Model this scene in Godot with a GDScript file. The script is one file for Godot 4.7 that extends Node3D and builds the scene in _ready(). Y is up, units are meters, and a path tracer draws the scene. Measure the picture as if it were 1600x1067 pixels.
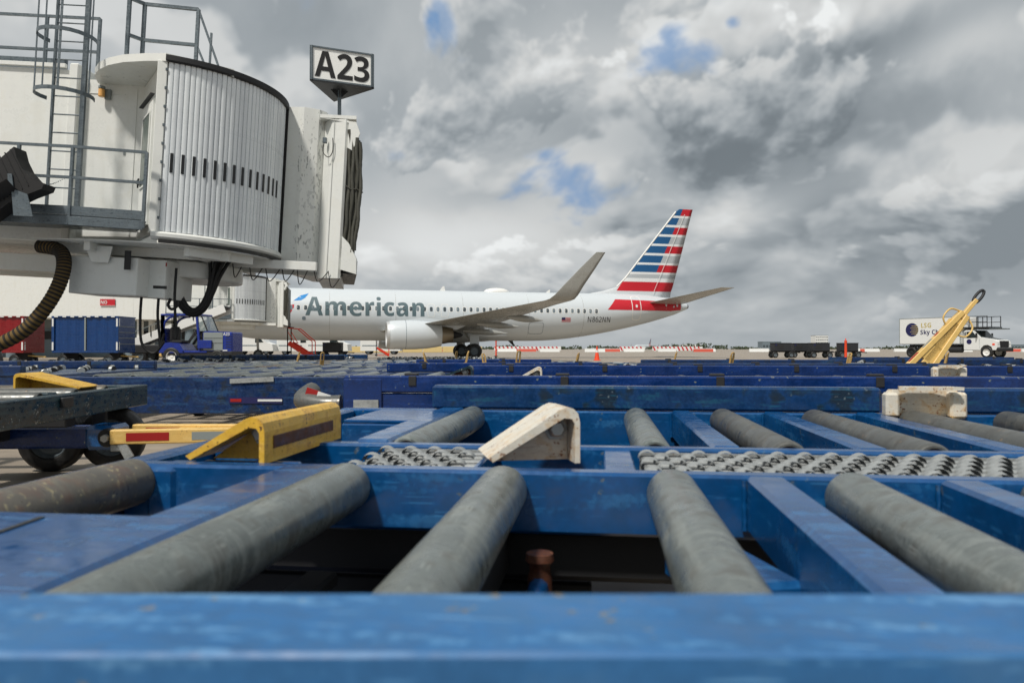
extends Node3D

# ---------- mesh builder ----------
class MB:
	var v := PackedVector3Array()
	var n := PackedVector3Array()
	var x := Transform3D.IDENTITY
	func t3(a: Vector3, b: Vector3, c: Vector3, na: Vector3, nb: Vector3, nc: Vector3) -> void:
		v.append(x * a); v.append(x * c); v.append(x * b)
		n.append((x.basis * na).normalized()); n.append((x.basis * nc).normalized()); n.append((x.basis * nb).normalized())
	func tri(a: Vector3, b: Vector3, c: Vector3) -> void:
		var m := (b - a).cross(c - a).normalized()
		t3(a, b, c, m, m, m)
	func trio(a: Vector3, b: Vector3, c: Vector3, out: Vector3) -> void:
		if (b - a).cross(c - a).dot(out) < 0.0: tri(a, c, b)
		else: tri(a, b, c)
	func quad(a: Vector3, b: Vector3, c: Vector3, d: Vector3) -> void:
		tri(a, b, c); tri(a, c, d)
	func quado(a: Vector3, b: Vector3, c: Vector3, d: Vector3, out: Vector3) -> void:
		if (c - a).cross(d - b).dot(out) < 0.0: quad(a, d, c, b)
		else: quad(a, b, c, d)
	# box with chamfered edges, size s, centre c, turned by basis b
	func box(c: Vector3, s: Vector3, r := 0.0, b := Basis.IDENTITY) -> MB:
		var h := s * 0.5
		r = minf(r, minf(h.x, minf(h.y, h.z)) * 0.9)
		var keep := x
		x = x * Transform3D(b, c)
		var P := func(g: Vector3, k: int) -> Vector3:
			var q := Vector3(h.x - r, h.y - r, h.z - r)
			q[k] = h[k]
			return q * g
		for k in 3:
			var i := (k + 1) % 3
			var j := (k + 2) % 3
			for g in [-1.0, 1.0]:
				var o := Vector3.ZERO
				o[k] = g
				var c4 := []
				for w in [[-1.0, -1.0], [1.0, -1.0], [1.0, 1.0], [-1.0, 1.0]]:
					var q := Vector3.ZERO
					q[k] = g; q[i] = w[0]; q[j] = w[1]
					c4.append(P.call(q, k))
				quado(c4[0], c4[1], c4[2], c4[3], o)
			if r > 0.0:
				for gi in [-1.0, 1.0]:
					for gj in [-1.0, 1.0]:
						var a := Vector3.ZERO
						a[i] = gi; a[j] = gj
						var a0 := a
						var a1 := a
						a0[k] = -1.0; a1[k] = 1.0
						quado(P.call(a0, i), P.call(a1, i), P.call(a1, j), P.call(a0, j), a)
		if r > 0.0:
			for gx in [-1.0, 1.0]:
				for gy in [-1.0, 1.0]:
					for gz in [-1.0, 1.0]:
						var q := Vector3(gx, gy, gz)
						trio(P.call(q, 0), P.call(q, 1), P.call(q, 2), q)
		x = keep
		return self
	# beam of section w (across) by h between two points
	func bar(a: Vector3, b: Vector3, w: float, h: float, r := 0.0, up := Vector3.UP) -> MB:
		var d := (b - a).normalized()
		var side := d.cross(up)
		if side.length() < 0.01: side = d.cross(Vector3.RIGHT)
		side = side.normalized()
		return box((a + b) * 0.5, Vector3(w, h, a.distance_to(b)), r, Basis(side, side.cross(-d).normalized() * -1.0 if side.cross(-d).dot(up) < 0.0 else side.cross(-d).normalized(), -d))
	# polygon in xy extruded from z0 to z1
	func prism(poly: PackedVector2Array, z0: float, z1: float, t := Transform3D.IDENTITY) -> MB:
		var keep := x
		x = x * t
		var area := 0.0
		for i in poly.size():
			area += poly[i].cross(poly[(i + 1) % poly.size()])
		if area < 0.0:
			poly = poly.duplicate(); poly.reverse()
		var tr := Geometry2D.triangulate_polygon(poly)
		for i in range(0, tr.size(), 3):
			var a := poly[tr[i]]; var b := poly[tr[i + 1]]; var c := poly[tr[i + 2]]
			trio(Vector3(a.x, a.y, z1), Vector3(b.x, b.y, z1), Vector3(c.x, c.y, z1), Vector3.BACK)
			trio(Vector3(a.x, a.y, z0), Vector3(b.x, b.y, z0), Vector3(c.x, c.y, z0), Vector3.FORWARD)
		for i in poly.size():
			var a := poly[i]; var b := poly[(i + 1) % poly.size()]
			quado(Vector3(a.x, a.y, z0), Vector3(b.x, b.y, z0), Vector3(b.x, b.y, z1), Vector3(a.x, a.y, z1), Vector3(b.y - a.y, a.x - b.x, 0))
		x = keep
		return self
	# grid of points, smooth normals; out: a rough outward test point set by centre
	func grid(rows: Array, closed := false, flip := false) -> MB:
		var R := rows.size()
		var C: int = rows[0].size()
		var N := []
		for i in R:
			var nr := PackedVector3Array()
			for j in C:
				var j0 := (j - 1 + C) % C if closed else maxi(j - 1, 0)
				var j1 := (j + 1) % C if closed else mini(j + 1, C - 1)
				var du: Vector3 = rows[mini(i + 1, R - 1)][j] - rows[maxi(i - 1, 0)][j]
				var dv: Vector3 = rows[i][j1] - rows[i][j0]
				if du.length() < 1e-6 and i + 1 < R: du = rows[i + 1][(j + 1) % C] - rows[i][j]
				var m := du.cross(dv)
				if m.length() < 1e-9: m = Vector3.UP
				nr.append(m.normalized() * (-1.0 if flip else 1.0))
			N.append(nr)
		for i in R - 1:
			for j in (C if closed else C - 1):
				var k := (j + 1) % C
				var a: Vector3 = rows[i][j]; var b: Vector3 = rows[i + 1][j]; var c: Vector3 = rows[i + 1][k]; var d: Vector3 = rows[i][k]
				if flip:
					if a != d and c != d: t3(a, d, c, N[i][j], N[i][k], N[i + 1][k])
					if a != b and c != b: t3(a, c, b, N[i][j], N[i + 1][k], N[i + 1][j])
				else:
					if a != b and c != b: t3(a, b, c, N[i][j], N[i + 1][j], N[i + 1][k])
					if a != d and c != d: t3(a, c, d, N[i][j], N[i + 1][k], N[i][k])
		return self
	# profile of (radius, height) revolved about local y
	func lathe(prof: Array, seg := 20, t := Transform3D.IDENTITY, span := TAU) -> MB:
		var keep := x
		x = x * t
		var K := prof.size()
		var sn := []
		for i in K - 1:
			var d: Vector2 = prof[i + 1] - prof[i]
			sn.append(Vector2(d.y, -d.x).normalized())
		for i in K - 1:
			var n0: Vector2 = sn[i]
			var n1: Vector2 = sn[i]
			if i > 0 and sn[i].dot(sn[i - 1]) > 0.75: n0 = (sn[i] + sn[i - 1]).normalized()
			if i < K - 2 and sn[i].dot(sn[i + 1]) > 0.75: n1 = (sn[i] + sn[i + 1]).normalized()
			var p0: Vector2 = prof[i]
			var p1: Vector2 = prof[i + 1]
			for s in seg:
				var a := span * s / seg
				var b := span * (s + 1) / seg
				var ca := Vector3(cos(a), 0, sin(a)); var cb := Vector3(cos(b), 0, sin(b)); var u := Vector3.UP
				var A := ca * p0.x + u * p0.y; var B := cb * p0.x + u * p0.y; var C := cb * p1.x + u * p1.y; var D := ca * p1.x + u * p1.y
				var nA := ca * n0.x + u * n0.y; var nB := cb * n0.x + u * n0.y; var nC := cb * n1.x + u * n1.y; var nD := ca * n1.x + u * n1.y
				if p1.x > 1e-6: t3(A, D, C, nA, nD, nC)
				if p0.x > 1e-6: t3(A, C, B, nA, nC, nB)
		x = keep
		return self
	func cyl(a: Vector3, b: Vector3, r: float, seg := 12, bev := 0.0) -> MB:
		var d := (b - a)
		var L := d.length()
		var up := d / L
		var s := up.cross(Vector3.RIGHT if absf(up.x) < 0.9 else Vector3.UP).normalized()
		var t := Transform3D(Basis(s, up, s.cross(up)), a)
		if bev > 0.0: return lathe([Vector2(0, 0), Vector2(r - bev, 0), Vector2(r, bev), Vector2(r, L - bev), Vector2(r - bev, L), Vector2(0, L)], seg, t)
		return lathe([Vector2(0, 0), Vector2(r, 0), Vector2(r, L), Vector2(0, L)], seg, t)
	func tube(p: PackedVector3Array, r: float, seg := 8, ripple := 0.0) -> MB:
		var rows := []
		var side := Vector3.ZERO
		for i in p.size():
			var d := (p[mini(i + 1, p.size() - 1)] - p[maxi(i - 1, 0)]).normalized()
			if side == Vector3.ZERO: side = d.cross(Vector3.UP if absf(d.y) < 0.9 else Vector3.RIGHT)
			side = (side - d * side.dot(d)).normalized()
			var w := d.cross(side)
			var rr := r + (ripple if i % 2 == 0 else -ripple)
			var row := PackedVector3Array()
			for k in seg:
				var a := TAU * k / seg
				row.append(p[i] + (side * cos(a) + w * sin(a)) * rr)
			rows.append(row)
		grid(rows, true, true)
		for e in [0, p.size() - 1]:
			var out := (p[e] - p[1 if e == 0 else e - 1])
			for k in seg:
				trio(p[e], rows[e][k], rows[e][(k + 1) % seg], out)
		return self
	func quado_sheet(s: float) -> MB:
		quado(Vector3(-s, 0, -s), Vector3(s, 0, -s), Vector3(s, 0, s), Vector3(-s, 0, s), Vector3.UP)
		return self
	func mesh() -> ArrayMesh:
		var A := []
		A.resize(Mesh.ARRAY_MAX)
		A[Mesh.ARRAY_VERTEX] = v
		A[Mesh.ARRAY_NORMAL] = n
		var m := ArrayMesh.new()
		m.add_surface_from_arrays(Mesh.PRIMITIVE_TRIANGLES, A)
		return m

func curve(pts: Array, steps := 8) -> PackedVector3Array:   # smooth path through points
	var out := PackedVector3Array()
	for i in pts.size() - 1:
		var a: Vector3 = pts[maxi(i - 1, 0)]
		var b: Vector3 = pts[i]
		var c: Vector3 = pts[i + 1]
		var d: Vector3 = pts[mini(i + 2, pts.size() - 1)]
		for k in steps:
			out.append(b.cubic_interpolate(c, a, d, float(k) / steps))
	out.append(pts[-1])
	return out

# ---------- naming, labels ----------
var used := {}
func numbered(called: String) -> String:
	var k: int = used.get(called, 0)
	used[called] = k + 1
	return called if k == 0 else "%s_%03d" % [called, k]
func tag(o: Node, label: String, category: String, group := "") -> void:
	o.set_meta("label", label); o.set_meta("category", category)
	if group: o.set_meta("group", group)
func thing(called: String, label: String, category: String, at := Vector3.ZERO, turn := 0.0, group := "") -> Node3D:
	var o := Node3D.new()
	o.name = numbered(called)
	add_child(o)
	o.position = at; o.rotation.y = turn
	tag(o, label, category, group)
	return o
func inst(parent: Node, called: String, m: Mesh, mat: Material, at := Transform3D.IDENTITY) -> MeshInstance3D:
	var o := MeshInstance3D.new()
	if parent == self: called = numbered(called)
	o.name = called
	o.mesh = m
	o.material_override = mat
	o.transform = at
	parent.add_child(o, true)
	return o
func part(parent: Node, called: String, b: MB, mat: Material) -> MeshInstance3D:
	return inst(parent, called, b.mesh(), mat)
func struct(called: String, b: MB, mat: Material) -> MeshInstance3D:
	var o := inst(self, called, b.mesh(), mat)
	o.set_meta("kind", "structure")
	return o
func mb(x := Transform3D.IDENTITY) -> MB:
	var b := MB.new()
	b.x = x
	return b
func T(p: Vector3, b := Basis.IDENTITY) -> Transform3D: return Transform3D(b, p)
func ry(a: float) -> Basis: return Basis(Vector3.UP, a)

# ---------- materials ----------
var M := {}
var NZ := {}
var TS := 512
func noise_bytes(key: String, freq: float, sx := 1, sy := 1, oct := 4, sd := 1) -> void:
	var f := FastNoiseLite.new()
	f.noise_type = FastNoiseLite.TYPE_SIMPLEX_SMOOTH
	f.seed = sd; f.frequency = freq; f.fractal_octaves = oct
	var im := f.get_seamless_image(TS / sx, TS / sy)
	if sx != 1 or sy != 1: im.resize(TS, TS, Image.INTERPOLATE_CUBIC)
	im.convert(Image.FORMAT_L8)
	NZ[key] = im.get_data()
func lerp3(a: Vector3, b: Vector3, t: float) -> Vector3: return a.lerp(b, clampf(t, 0.0, 1.0))
func sm(a: float, b: float, x: float) -> float: return smoothstep(a, b, x)
# paint: base colour varied, chips where noise passes a threshold, streaks of dirt or scuff
func tex(base: Vector3, vary: float, chip: Vector3, chip_at: float, scuff: Vector3, scuff_amt: float, dirt: Vector3, dirt_amt: float, sk := "streak_x") -> ImageTexture:
	var C: PackedByteArray = NZ.coarse
	var F: PackedByteArray = NZ.fine
	var G: PackedByteArray = NZ.mid
	var S: PackedByteArray = NZ[sk]
	var D: PackedByteArray = NZ.chip
	var K: PackedByteArray = NZ.scratch
	var out := PackedByteArray()
	out.resize(TS * TS * 3)
	for i in TS * TS:
		var c := C[i] * 0.00392
		var f := F[i] * 0.00392
		var g := G[i] * 0.00392
		var s := S[i] * 0.00392
		var col := base * (1.0 + vary * ((c - 0.5) * 1.2 + (f - 0.5) * 0.7 + (g - 0.5) * 0.6))
		col = col.lerp(dirt, dirt_amt * smoothstep(0.5, 0.75, g * 0.55 + c * 0.45))
		col = col.lerp(scuff, scuff_amt * smoothstep(0.56, 0.78, s * 0.75 + f * 0.25))
		col = col.lerp(scuff * 1.08, scuff_amt * smoothstep(0.68, 0.80, K[i] * 0.00392) * smoothstep(0.42, 0.6, g))
		var ch := D[i] / 255.0 * 0.72 + c * 0.28
		if ch > chip_at: col = col.lerp(chip * (0.75 + 0.5 * f), sm(chip_at, chip_at + 0.02, ch))
		col = col.clamp(Vector3.ZERO, Vector3.ONE * 255.0)
		out[i * 3] = int(col.x); out[i * 3 + 1] = int(col.y); out[i * 3 + 2] = int(col.z)
	return ImageTexture.create_from_image(Image.create_from_data(TS, TS, false, Image.FORMAT_RGB8, out))
func mat(called: String, col: Color, rough := 0.6, metal := 0.0, spec := 0.5) -> StandardMaterial3D:
	var m := StandardMaterial3D.new()
	m.resource_name = called
	m.albedo_color = col; m.roughness = rough; m.metallic = metal; m.metallic_specular = spec
	M[called] = m
	return m
var rough_tex: ImageTexture
func tmat(called: String, t: Texture2D, rough: float, metal: float, scale: float, uneven := true) -> StandardMaterial3D:
	var m := mat(called, Color.WHITE, rough, metal)
	m.albedo_texture = t
	m.uv1_triplanar = true
	m.uv1_scale = Vector3.ONE * scale
	if uneven:
		m.roughness_texture = rough_tex
	return m
func rgb(r: int, g: int, b: int) -> Color: return Color8(r, g, b)
func materials() -> void:
	noise_bytes("coarse", 0.006, 1, 1, 4, 3)
	noise_bytes("mid", 0.02, 1, 1, 4, 5)
	noise_bytes("fine", 0.09, 1, 1, 3, 7)
	noise_bytes("chip", 0.05, 1, 1, 5, 11)
	noise_bytes("streak_x", 0.03, 8, 1, 4, 13)
	noise_bytes("scratch", 0.16, 16, 1, 2, 19)
	noise_bytes("streak_y", 0.03, 1, 8, 4, 17)
	var rt := PackedByteArray()
	rt.resize(TS * TS)
	for i in TS * TS:
		rt[i] = clampi(int(150 + (NZ.mid[i] - 128) * 0.5 + (NZ.streak_x[i] - 128) * 0.45 + (NZ.fine[i] - 128) * 0.3), 60, 255)
	rough_tex = ImageTexture.create_from_image(Image.create_from_data(TS, TS, false, Image.FORMAT_L8, rt))
	var V := func(r, g, b): return Vector3(r, g, b)
	tmat("blue", tex(V.call(6, 70, 124), 0.18, V.call(84, 98, 116), 0.79, V.call(60, 122, 174), 0.45, V.call(20, 60, 98), 0.5), 0.36, 0.0, 1.1)
	tmat("rail_blue", tex(V.call(40, 98, 150), 0.14, V.call(112, 112, 112), 0.77, V.call(106, 150, 190), 0.65, V.call(62, 100, 138), 0.5), 0.9, 0.0, 1.5)
	tmat("teal", tex(V.call(12, 54, 100), 0.3, V.call(88, 98, 104), 0.78, V.call(20, 82, 106), 0.7, V.call(22, 36, 48), 0.85), 0.5, 0.0, 1.2)
	tmat("old_teal", tex(V.call(26, 50, 62), 0.3, V.call(160, 165, 165), 0.745, V.call(50, 78, 84), 0.6, V.call(28, 30, 30), 0.7), 0.6, 0.0, 2.0)
	tmat("violet", tex(V.call(6, 42, 98), 0.25, V.call(140, 142, 126), 0.785, V.call(24, 62, 132), 0.4, V.call(18, 38, 80), 0.4), 0.4, 0.0, 0.9)
	tmat("navy", tex(V.call(14, 44, 88), 0.3, V.call(70, 72, 72), 0.76, V.call(30, 80, 120), 0.5, V.call(22, 30, 42), 0.75), 0.65, 0.0, 0.8)
	tmat("roller", tex(V.call(112, 119, 117), 0.22, V.call(92, 88, 82), 0.80, V.call(144, 150, 147), 0.75, V.call(90, 88, 82), 0.75), 0.6, 0.25, 1.9)
	tmat("roller_dark", tex(V.call(92, 94, 92), 0.2, V.call(130, 110, 90), 0.74, V.call(118, 118, 112), 0.5, V.call(66, 62, 58), 0.6), 0.75, 0.25, 1.6)
	tmat("roller_brown", tex(V.call(100, 96, 88), 0.25, V.call(176, 164, 126), 0.70, V.call(130, 128, 112), 0.5, V.call(110, 72, 62), 0.55), 0.75, 0.15, 2.2)
	tmat("galvanised", tex(V.call(150, 154, 154), 0.25, V.call(120, 116, 108), 0.72, V.call(178, 182, 182), 0.4, V.call(130, 132, 132), 0.5), 0.9, 0.2, 3.0)
	tmat("grey_steel", tex(V.call(98, 108, 114), 0.22, V.call(70, 72, 72), 0.74, V.call(124, 132, 136), 0.4, V.call(76, 84, 88), 0.5), 0.65, 0.25, 1.4)
	tmat("deck_plate", tex(V.call(104, 116, 130), 0.25, V.call(60, 62, 64), 0.72, V.call(130, 140, 150), 0.5, V.call(70, 78, 88), 0.7), 0.6, 0.2, 1.5)
	tmat("yellow", tex(V.call(216, 172, 62), 0.14, V.call(76, 54, 38), 0.71, V.call(232, 198, 110), 0.5, V.call(160, 116, 52), 0.55), 0.66, 0.0, 2.6)
	tmat("pale_yellow", tex(V.call(214, 178, 104), 0.08, V.call(90, 70, 50), 0.78, V.call(242, 216, 150), 0.3, V.call(200, 160, 84), 0.4), 0.68, 0.0, 2.6)
	tmat("chipped_white", tex(V.call(212, 207, 194), 0.08, V.call(126, 76, 42), 0.70, V.call(238, 234, 222), 0.3, V.call(186, 146, 96), 0.6), 0.64, 0.0, 2.4)
	tmat("rust", tex(V.call(84, 48, 32), 0.4, V.call(60, 40, 30), 0.66, V.call(136, 84, 50), 0.4, V.call(70, 46, 36), 0.6), 0.9, 0.0, 3.0)
	tmat("bridge_white", tex(V.call(224, 226, 222), 0.02, V.call(190, 190, 184), 0.95, V.call(212, 213, 207), 0.3, V.call(214, 214, 206), 0.4, "streak_y"), 0.7, 0.0, 0.35)
	tmat("bridge_peeled", tex(V.call(224, 226, 222), 0.02, V.call(110, 112, 112), 0.69, V.call(212, 213, 207), 0.3, V.call(214, 214, 206), 0.4, "streak_y"), 0.7, 0.0, 1.2).uv1_scale = Vector3(0.8, 0.2, 0.8)
	tmat("slat", tex(V.call(228, 233, 235), 0.03, V.call(200, 204, 206), 0.95, V.call(214, 219, 222), 0.4, V.call(216, 220, 222), 0.3, "streak_y"), 0.6, 0.05, 0.5)
	tmat("slat_dull", tex(V.call(218, 223, 226), 0.04, V.call(176, 180, 182), 0.95, V.call(204, 209, 213), 0.5, V.call(204, 208, 210), 0.4, "streak_y"), 0.66, 0.05, 0.5)
	tmat("canvas", tex(V.call(70, 70, 62), 0.25, V.call(50, 50, 46), 0.72, V.call(88, 86, 76), 0.5, V.call(56, 54, 48), 0.5, "streak_y"), 0.92, 0.0, 1.2)
	tmat("rubber", tex(V.call(26, 26, 26), 0.3, V.call(60, 58, 54), 0.76, V.call(38, 38, 38), 0.5, V.call(44, 41, 37), 0.5), 0.85, 0.0, 1.5)
	tmat("concrete", tex(V.call(150, 139, 124), 0.14, V.call(84, 78, 72), 0.8, V.call(122, 114, 104), 0.55, V.call(112, 103, 92), 0.6), 0.93, 0.0, 0.07)
	tmat("plane_paint", tex(V.call(206, 213, 217), 0.01, V.call(195, 201, 205), 0.95, V.call(203, 210, 214), 0.3, V.call(200, 207, 211), 0.3), 0.36, 0.1, 0.12, false)
	tmat("wing_grey", tex(V.call(166, 167, 163), 0.05, V.call(130, 130, 126), 0.78, V.call(152, 152, 148), 0.5, V.call(146, 145, 138), 0.5), 0.5, 0.1, 0.3)
	tmat("cart_blue", tex(V.call(8, 54, 108), 0.12, V.call(70, 110, 150), 0.82, V.call(18, 70, 124), 0.5, V.call(10, 42, 86), 0.4, "streak_y"), 0.55, 0.0, 0.5)
	tmat("cart_red", tex(V.call(126, 12, 18), 0.12, V.call(180, 120, 110), 0.85, V.call(138, 26, 28), 0.5, V.call(110, 14, 18), 0.4, "streak_y"), 0.6, 0.0, 0.5)
	tmat("tug_blue", tex(V.call(20, 44, 132), 0.12, V.call(80, 90, 110), 0.85, V.call(32, 62, 150), 0.4, V.call(20, 34, 92), 0.4), 0.5, 0.0, 0.7)
	tmat("terminal_wall", tex(V.call(226, 227, 222), 0.03, V.call(200, 198, 190), 0.95, V.call(206, 205, 196), 0.5, V.call(204, 202, 192), 0.4, "streak_y"), 0.8, 0.0, 0.15)
	tmat("foliage", tex(V.call(70, 84, 56), 0.5, V.call(40, 52, 34), 0.6, V.call(90, 100, 66), 0.4, V.call(54, 64, 44), 0.5), 0.95, 0.0, 0.2)
	M.blue.metallic_specular = 0.62
	mat("black", rgb(24, 24, 25), 0.7)
	mat("dark_steel", rgb(44, 45, 47), 0.6, 0.3)
	mat("slot_dark", rgb(22, 24, 26), 0.35)
	mat("cable", rgb(20, 20, 21), 0.6)
	mat("bolt", rgb(170, 172, 170), 0.4, 0.7)
	mat("white", rgb(228, 228, 224), 0.5)
	mat("sign_white", rgb(244, 245, 242), 0.45)
	mat("letter_black", rgb(22, 22, 24), 0.6)
	mat("airline_grey", rgb(84, 104, 110), 0.45)
	mat("flag_red", rgb(190, 24, 40), 0.45)
	mat("flag_blue", rgb(20, 86, 140), 0.45)
	mat("bright_blue", rgb(24, 130, 200), 0.45)
	mat("window_grey", rgb(70, 80, 86), 0.2)
	mat("chrome", rgb(200, 202, 204), 0.25, 0.9)
	mat("exhaust", rgb(150, 140, 122), 0.4, 0.8)
	mat("reflector_red", rgb(150, 18, 16), 0.5)
	mat("reflector_white", rgb(214, 216, 214), 0.45)
	mat("safety_orange", rgb(232, 74, 36), 0.6)
	mat("stair_red", rgb(222, 58, 28), 0.55)
	mat("glass_dark", rgb(40, 48, 50), 0.12)
	mat("door_glass", rgb(60, 78, 70), 0.12)
	mat("logo_navy", rgb(26, 28, 80), 0.5)
	mat("gold", rgb(186, 168, 96), 0.5)
	mat("cart_black", rgb(34, 37, 42), 0.6)
	mat("hose_tan", rgb(104, 82, 42), 0.85)
	mat("hose_band", rgb(34, 30, 24), 0.85)
	mat("far_white", rgb(220, 222, 220), 0.7)
	mat("far_grey", rgb(108, 122, 130), 0.7)
	mat("barrier_red", rgb(196, 84, 66), 0.7)
	mat("sand", rgb(206, 184, 128), 0.85)
	mat("grey_panel", rgb(130, 138, 138), 0.5)
	var g := mat("pane", Color(0.75, 0.82, 0.82, 0.22), 0.05)
	g.transparency = BaseMaterial3D.TRANSPARENCY_ALPHA
	mat("amber", rgb(232, 176, 104), 0.25)
	mat("pane2", rgb(196, 200, 200), 0.15)
	mat("intake", rgb(190, 192, 192), 0.5, 0.5)
	mat("dull_yellow", rgb(172, 140, 84), 0.75)
# ---------- sky ----------
const FPX := 1164.0
var n_big := FastNoiseLite.new()
var n_det := FastNoiseLite.new()
var n_warp := FastNoiseLite.new()
var n_edge := FastNoiseLite.new()
var lum_ctrl := []
var hole_ctrl := []
func sky_setup() -> void:
	for n in [n_big, n_det, n_edge, n_warp]: n.noise_type = FastNoiseLite.TYPE_SIMPLEX_SMOOTH
	n_big.seed = 21; n_big.frequency = 1.9; n_big.fractal_octaves = 6; n_big.fractal_gain = 0.54
	n_det.seed = 4; n_det.frequency = 3.4; n_det.fractal_octaves = 6; n_det.fractal_gain = 0.57
	n_edge.seed = 31; n_edge.frequency = 13.0; n_edge.fractal_octaves = 4; n_edge.fractal_gain = 0.55
	n_warp.seed = 9; n_warp.frequency = 2.2; n_warp.fractal_octaves = 3
	# clouds of this sky: direction (as azimuth, elevation tangents), breadth, brightness
	for c in [[800, 385, 190, 45, 0.22], [640, 350, 90, 60, 0.14], [1270, 18, 120, 30, 0.34], [1520, 78, 70, 26, 0.20], [1135, 345, 60, 30, 0.30], [900, 95, 110, 50, 0.13],
			[960, 310, 70, 18, 0.12], [1360, 372, 230, 36, -0.22], [1200, 262, 190, 50, -0.10], [1040, 220, 90, 50, -0.12], [1400, 62, 120, 24, -0.12], [1320, 160, 200, 60, -0.09],
			[1000, 345, 26, 9, -0.16], [1450, 450, 200, 26, -0.06], [760, 300, 70, 16, -0.06], [620, 60, 60, 60, 0.04], [420, 40, 90, 60, -0.05], [20, 30, 40, 40, 0.10],
			[830, 40, 90, 40, -0.03], [1480, 250, 120, 40, 0.06], [1250, 430, 90, 20, 0.04], [650, 180, 80, 40, -0.06], [1090, 60, 60, 30, 0.14], [580, 280, 60, 60, -0.04], [880, 455, 130, 16, -0.10]]:
		lum_ctrl.append(ctrl(c))
	for c in [[685, 48, 20, 34, 1.0], [1042, 84, 46, 26, 1.05], [1028, 55, 14, 16, 0.8], [1122, 28, 10, 8, 0.9], [890, 290, 60, 22, 0.95], [912, 318, 26, 22, 0.85], [655, 238, 42, 10, 0.72], [862, 246, 24, 10, 0.8], [730, 95, 26, 8, 0.6]]:
		hole_ctrl.append(ctrl(c))
func ctrl(c: Array) -> Array:
	var az := atan((c[0] - 800.0) / FPX)
	var el := atan((545.0 - c[1]) / FPX * cos(az))
	return [az, el, FPX / c[2], FPX / c[3], c[4]]
func layer(n: FastNoiseLite, p: Vector3, t: float, soft: float, up: float) -> Vector2:   # cover, how lit
	var d := n.get_noise_3dv(p)
	var d2 := n.get_noise_3dv(p + Vector3(-0.3, 1.0, -0.15) * up)
	var d3 := n.get_noise_3dv(p + Vector3(-0.3, 1.0, -0.15) * up * 0.3)
	return Vector2(sm(t, t + soft, d), clampf(0.42 + (d - d2) * 1.5 + (d - d3) * 1.3 - d * 0.35, 0.0, 1.0))
func sky_rgb(az: float, el: float) -> Color:
	var e := maxf(el, 0.0)
	var h := log(1.0 + e / 0.16) * 0.50
	var q := Vector3(sin(az), h, -cos(az))
	var w := n_warp.get_noise_3dv(q)
	var w2 := n_warp.get_noise_3dv(q + Vector3(7.3, 1.1, 3.7))
	var p := q + Vector3(w, w2 * 0.8, w2) * 0.05
	p.y *= 1.1
	var fine := n_edge.get_noise_3dv(p)
	var L := 0.0
	for c in lum_ctrl:
		var a: float = (az + w * 0.05 + fine * 0.012 - c[0]) * c[2]
		var b: float = (el + w2 * 0.035 + fine * 0.012 - c[1]) * c[3]
		var r := a * a + b * b
		if r < 16.0: L += c[4] * exp(-r * 0.55)
	# high grey sheet with gaps of blue
	var lum := 0.435 + 0.07 * w + 0.03 * fine + L * 1.1
	var hole := -0.62 - w * 1.0 + fine * 0.3
	for c in hole_ctrl:
		var a: float = (az + w * 0.03 - c[0]) * c[2]
		var b: float = (el + w2 * 0.02 - c[1]) * c[3]
		var r := a * a + b * b
		if r < 9.0: hole = maxf(hole, c[4] * 1.0 * exp(-r * 0.34) - 0.42 + fine * 0.6)
	var blue := sm(0.0, 0.65, hole)
	# two decks of cumulus, lit from above
	var a1 := layer(n_big, p, -0.06, 0.15, 0.10)
	var a2 := layer(n_det, p, 0.03, 0.13, 0.055)
	lum = lerpf(lum, 0.27 + 0.43 * a1.y + 0.02 * fine + L, a1.x * 0.80)
	lum = lerpf(lum, 0.27 + 0.48 * a2.y + 0.02 * fine + L, a2.x * 0.72)
	blue *= (1.0 - a1.x * 0.2) * (1.0 - a2.x * 0.35)
	var low := exp(-e / 0.06)
	lum = lerpf(lum, 0.42 + 0.03 * w, low * 0.9)
	if lum < 0.26: lum = 0.19 + 0.07 * exp((lum - 0.26) / 0.07)
	lum = minf(lum, 0.86)
	var t := clampf((lum - 0.16) / 0.45, 0.0, 1.0)
	var col := Vector3(0.85, 1.0, 1.12).lerp(Vector3(0.985, 1.01, 1.01), t) * lum
	col = col.lerp(Vector3(0.17, 0.31, 0.54), blue * (1.0 - low))
	return Color(col.x, col.y, col.z)
var sky_rows := []
func sky_row(y: int, W: int, x0: int, wd: int, full: int) -> void:
	var row := PackedFloat32Array()
	row.resize(wd * 3)
	var el := PI * 0.5 - (y + 0.5) / (full * 0.5) * PI
	for i in wd:
		var az := (x0 + i + 0.5) / full * TAU
		var c := sky_rgb(az, el)
		row[i * 3] = c.r; row[i * 3 + 1] = c.g; row[i * 3 + 2] = c.b
	sky_rows[y - W] = row
func sky_block(y0: int, y1: int, x0: int, wd: int, full: int) -> Image:
	sky_rows = []
	sky_rows.resize(y1 - y0)
	var id := WorkerThreadPool.add_group_task(func(i): sky_row(y0 + i, y0, x0, wd, full), y1 - y0)
	WorkerThreadPool.wait_for_group_task_completion(id)
	var all := PackedFloat32Array()
	for r in sky_rows: all.append_array(r)
	return Image.create_from_data(wd, y1 - y0, false, Image.FORMAT_RGBF, all.to_byte_array())
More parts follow.
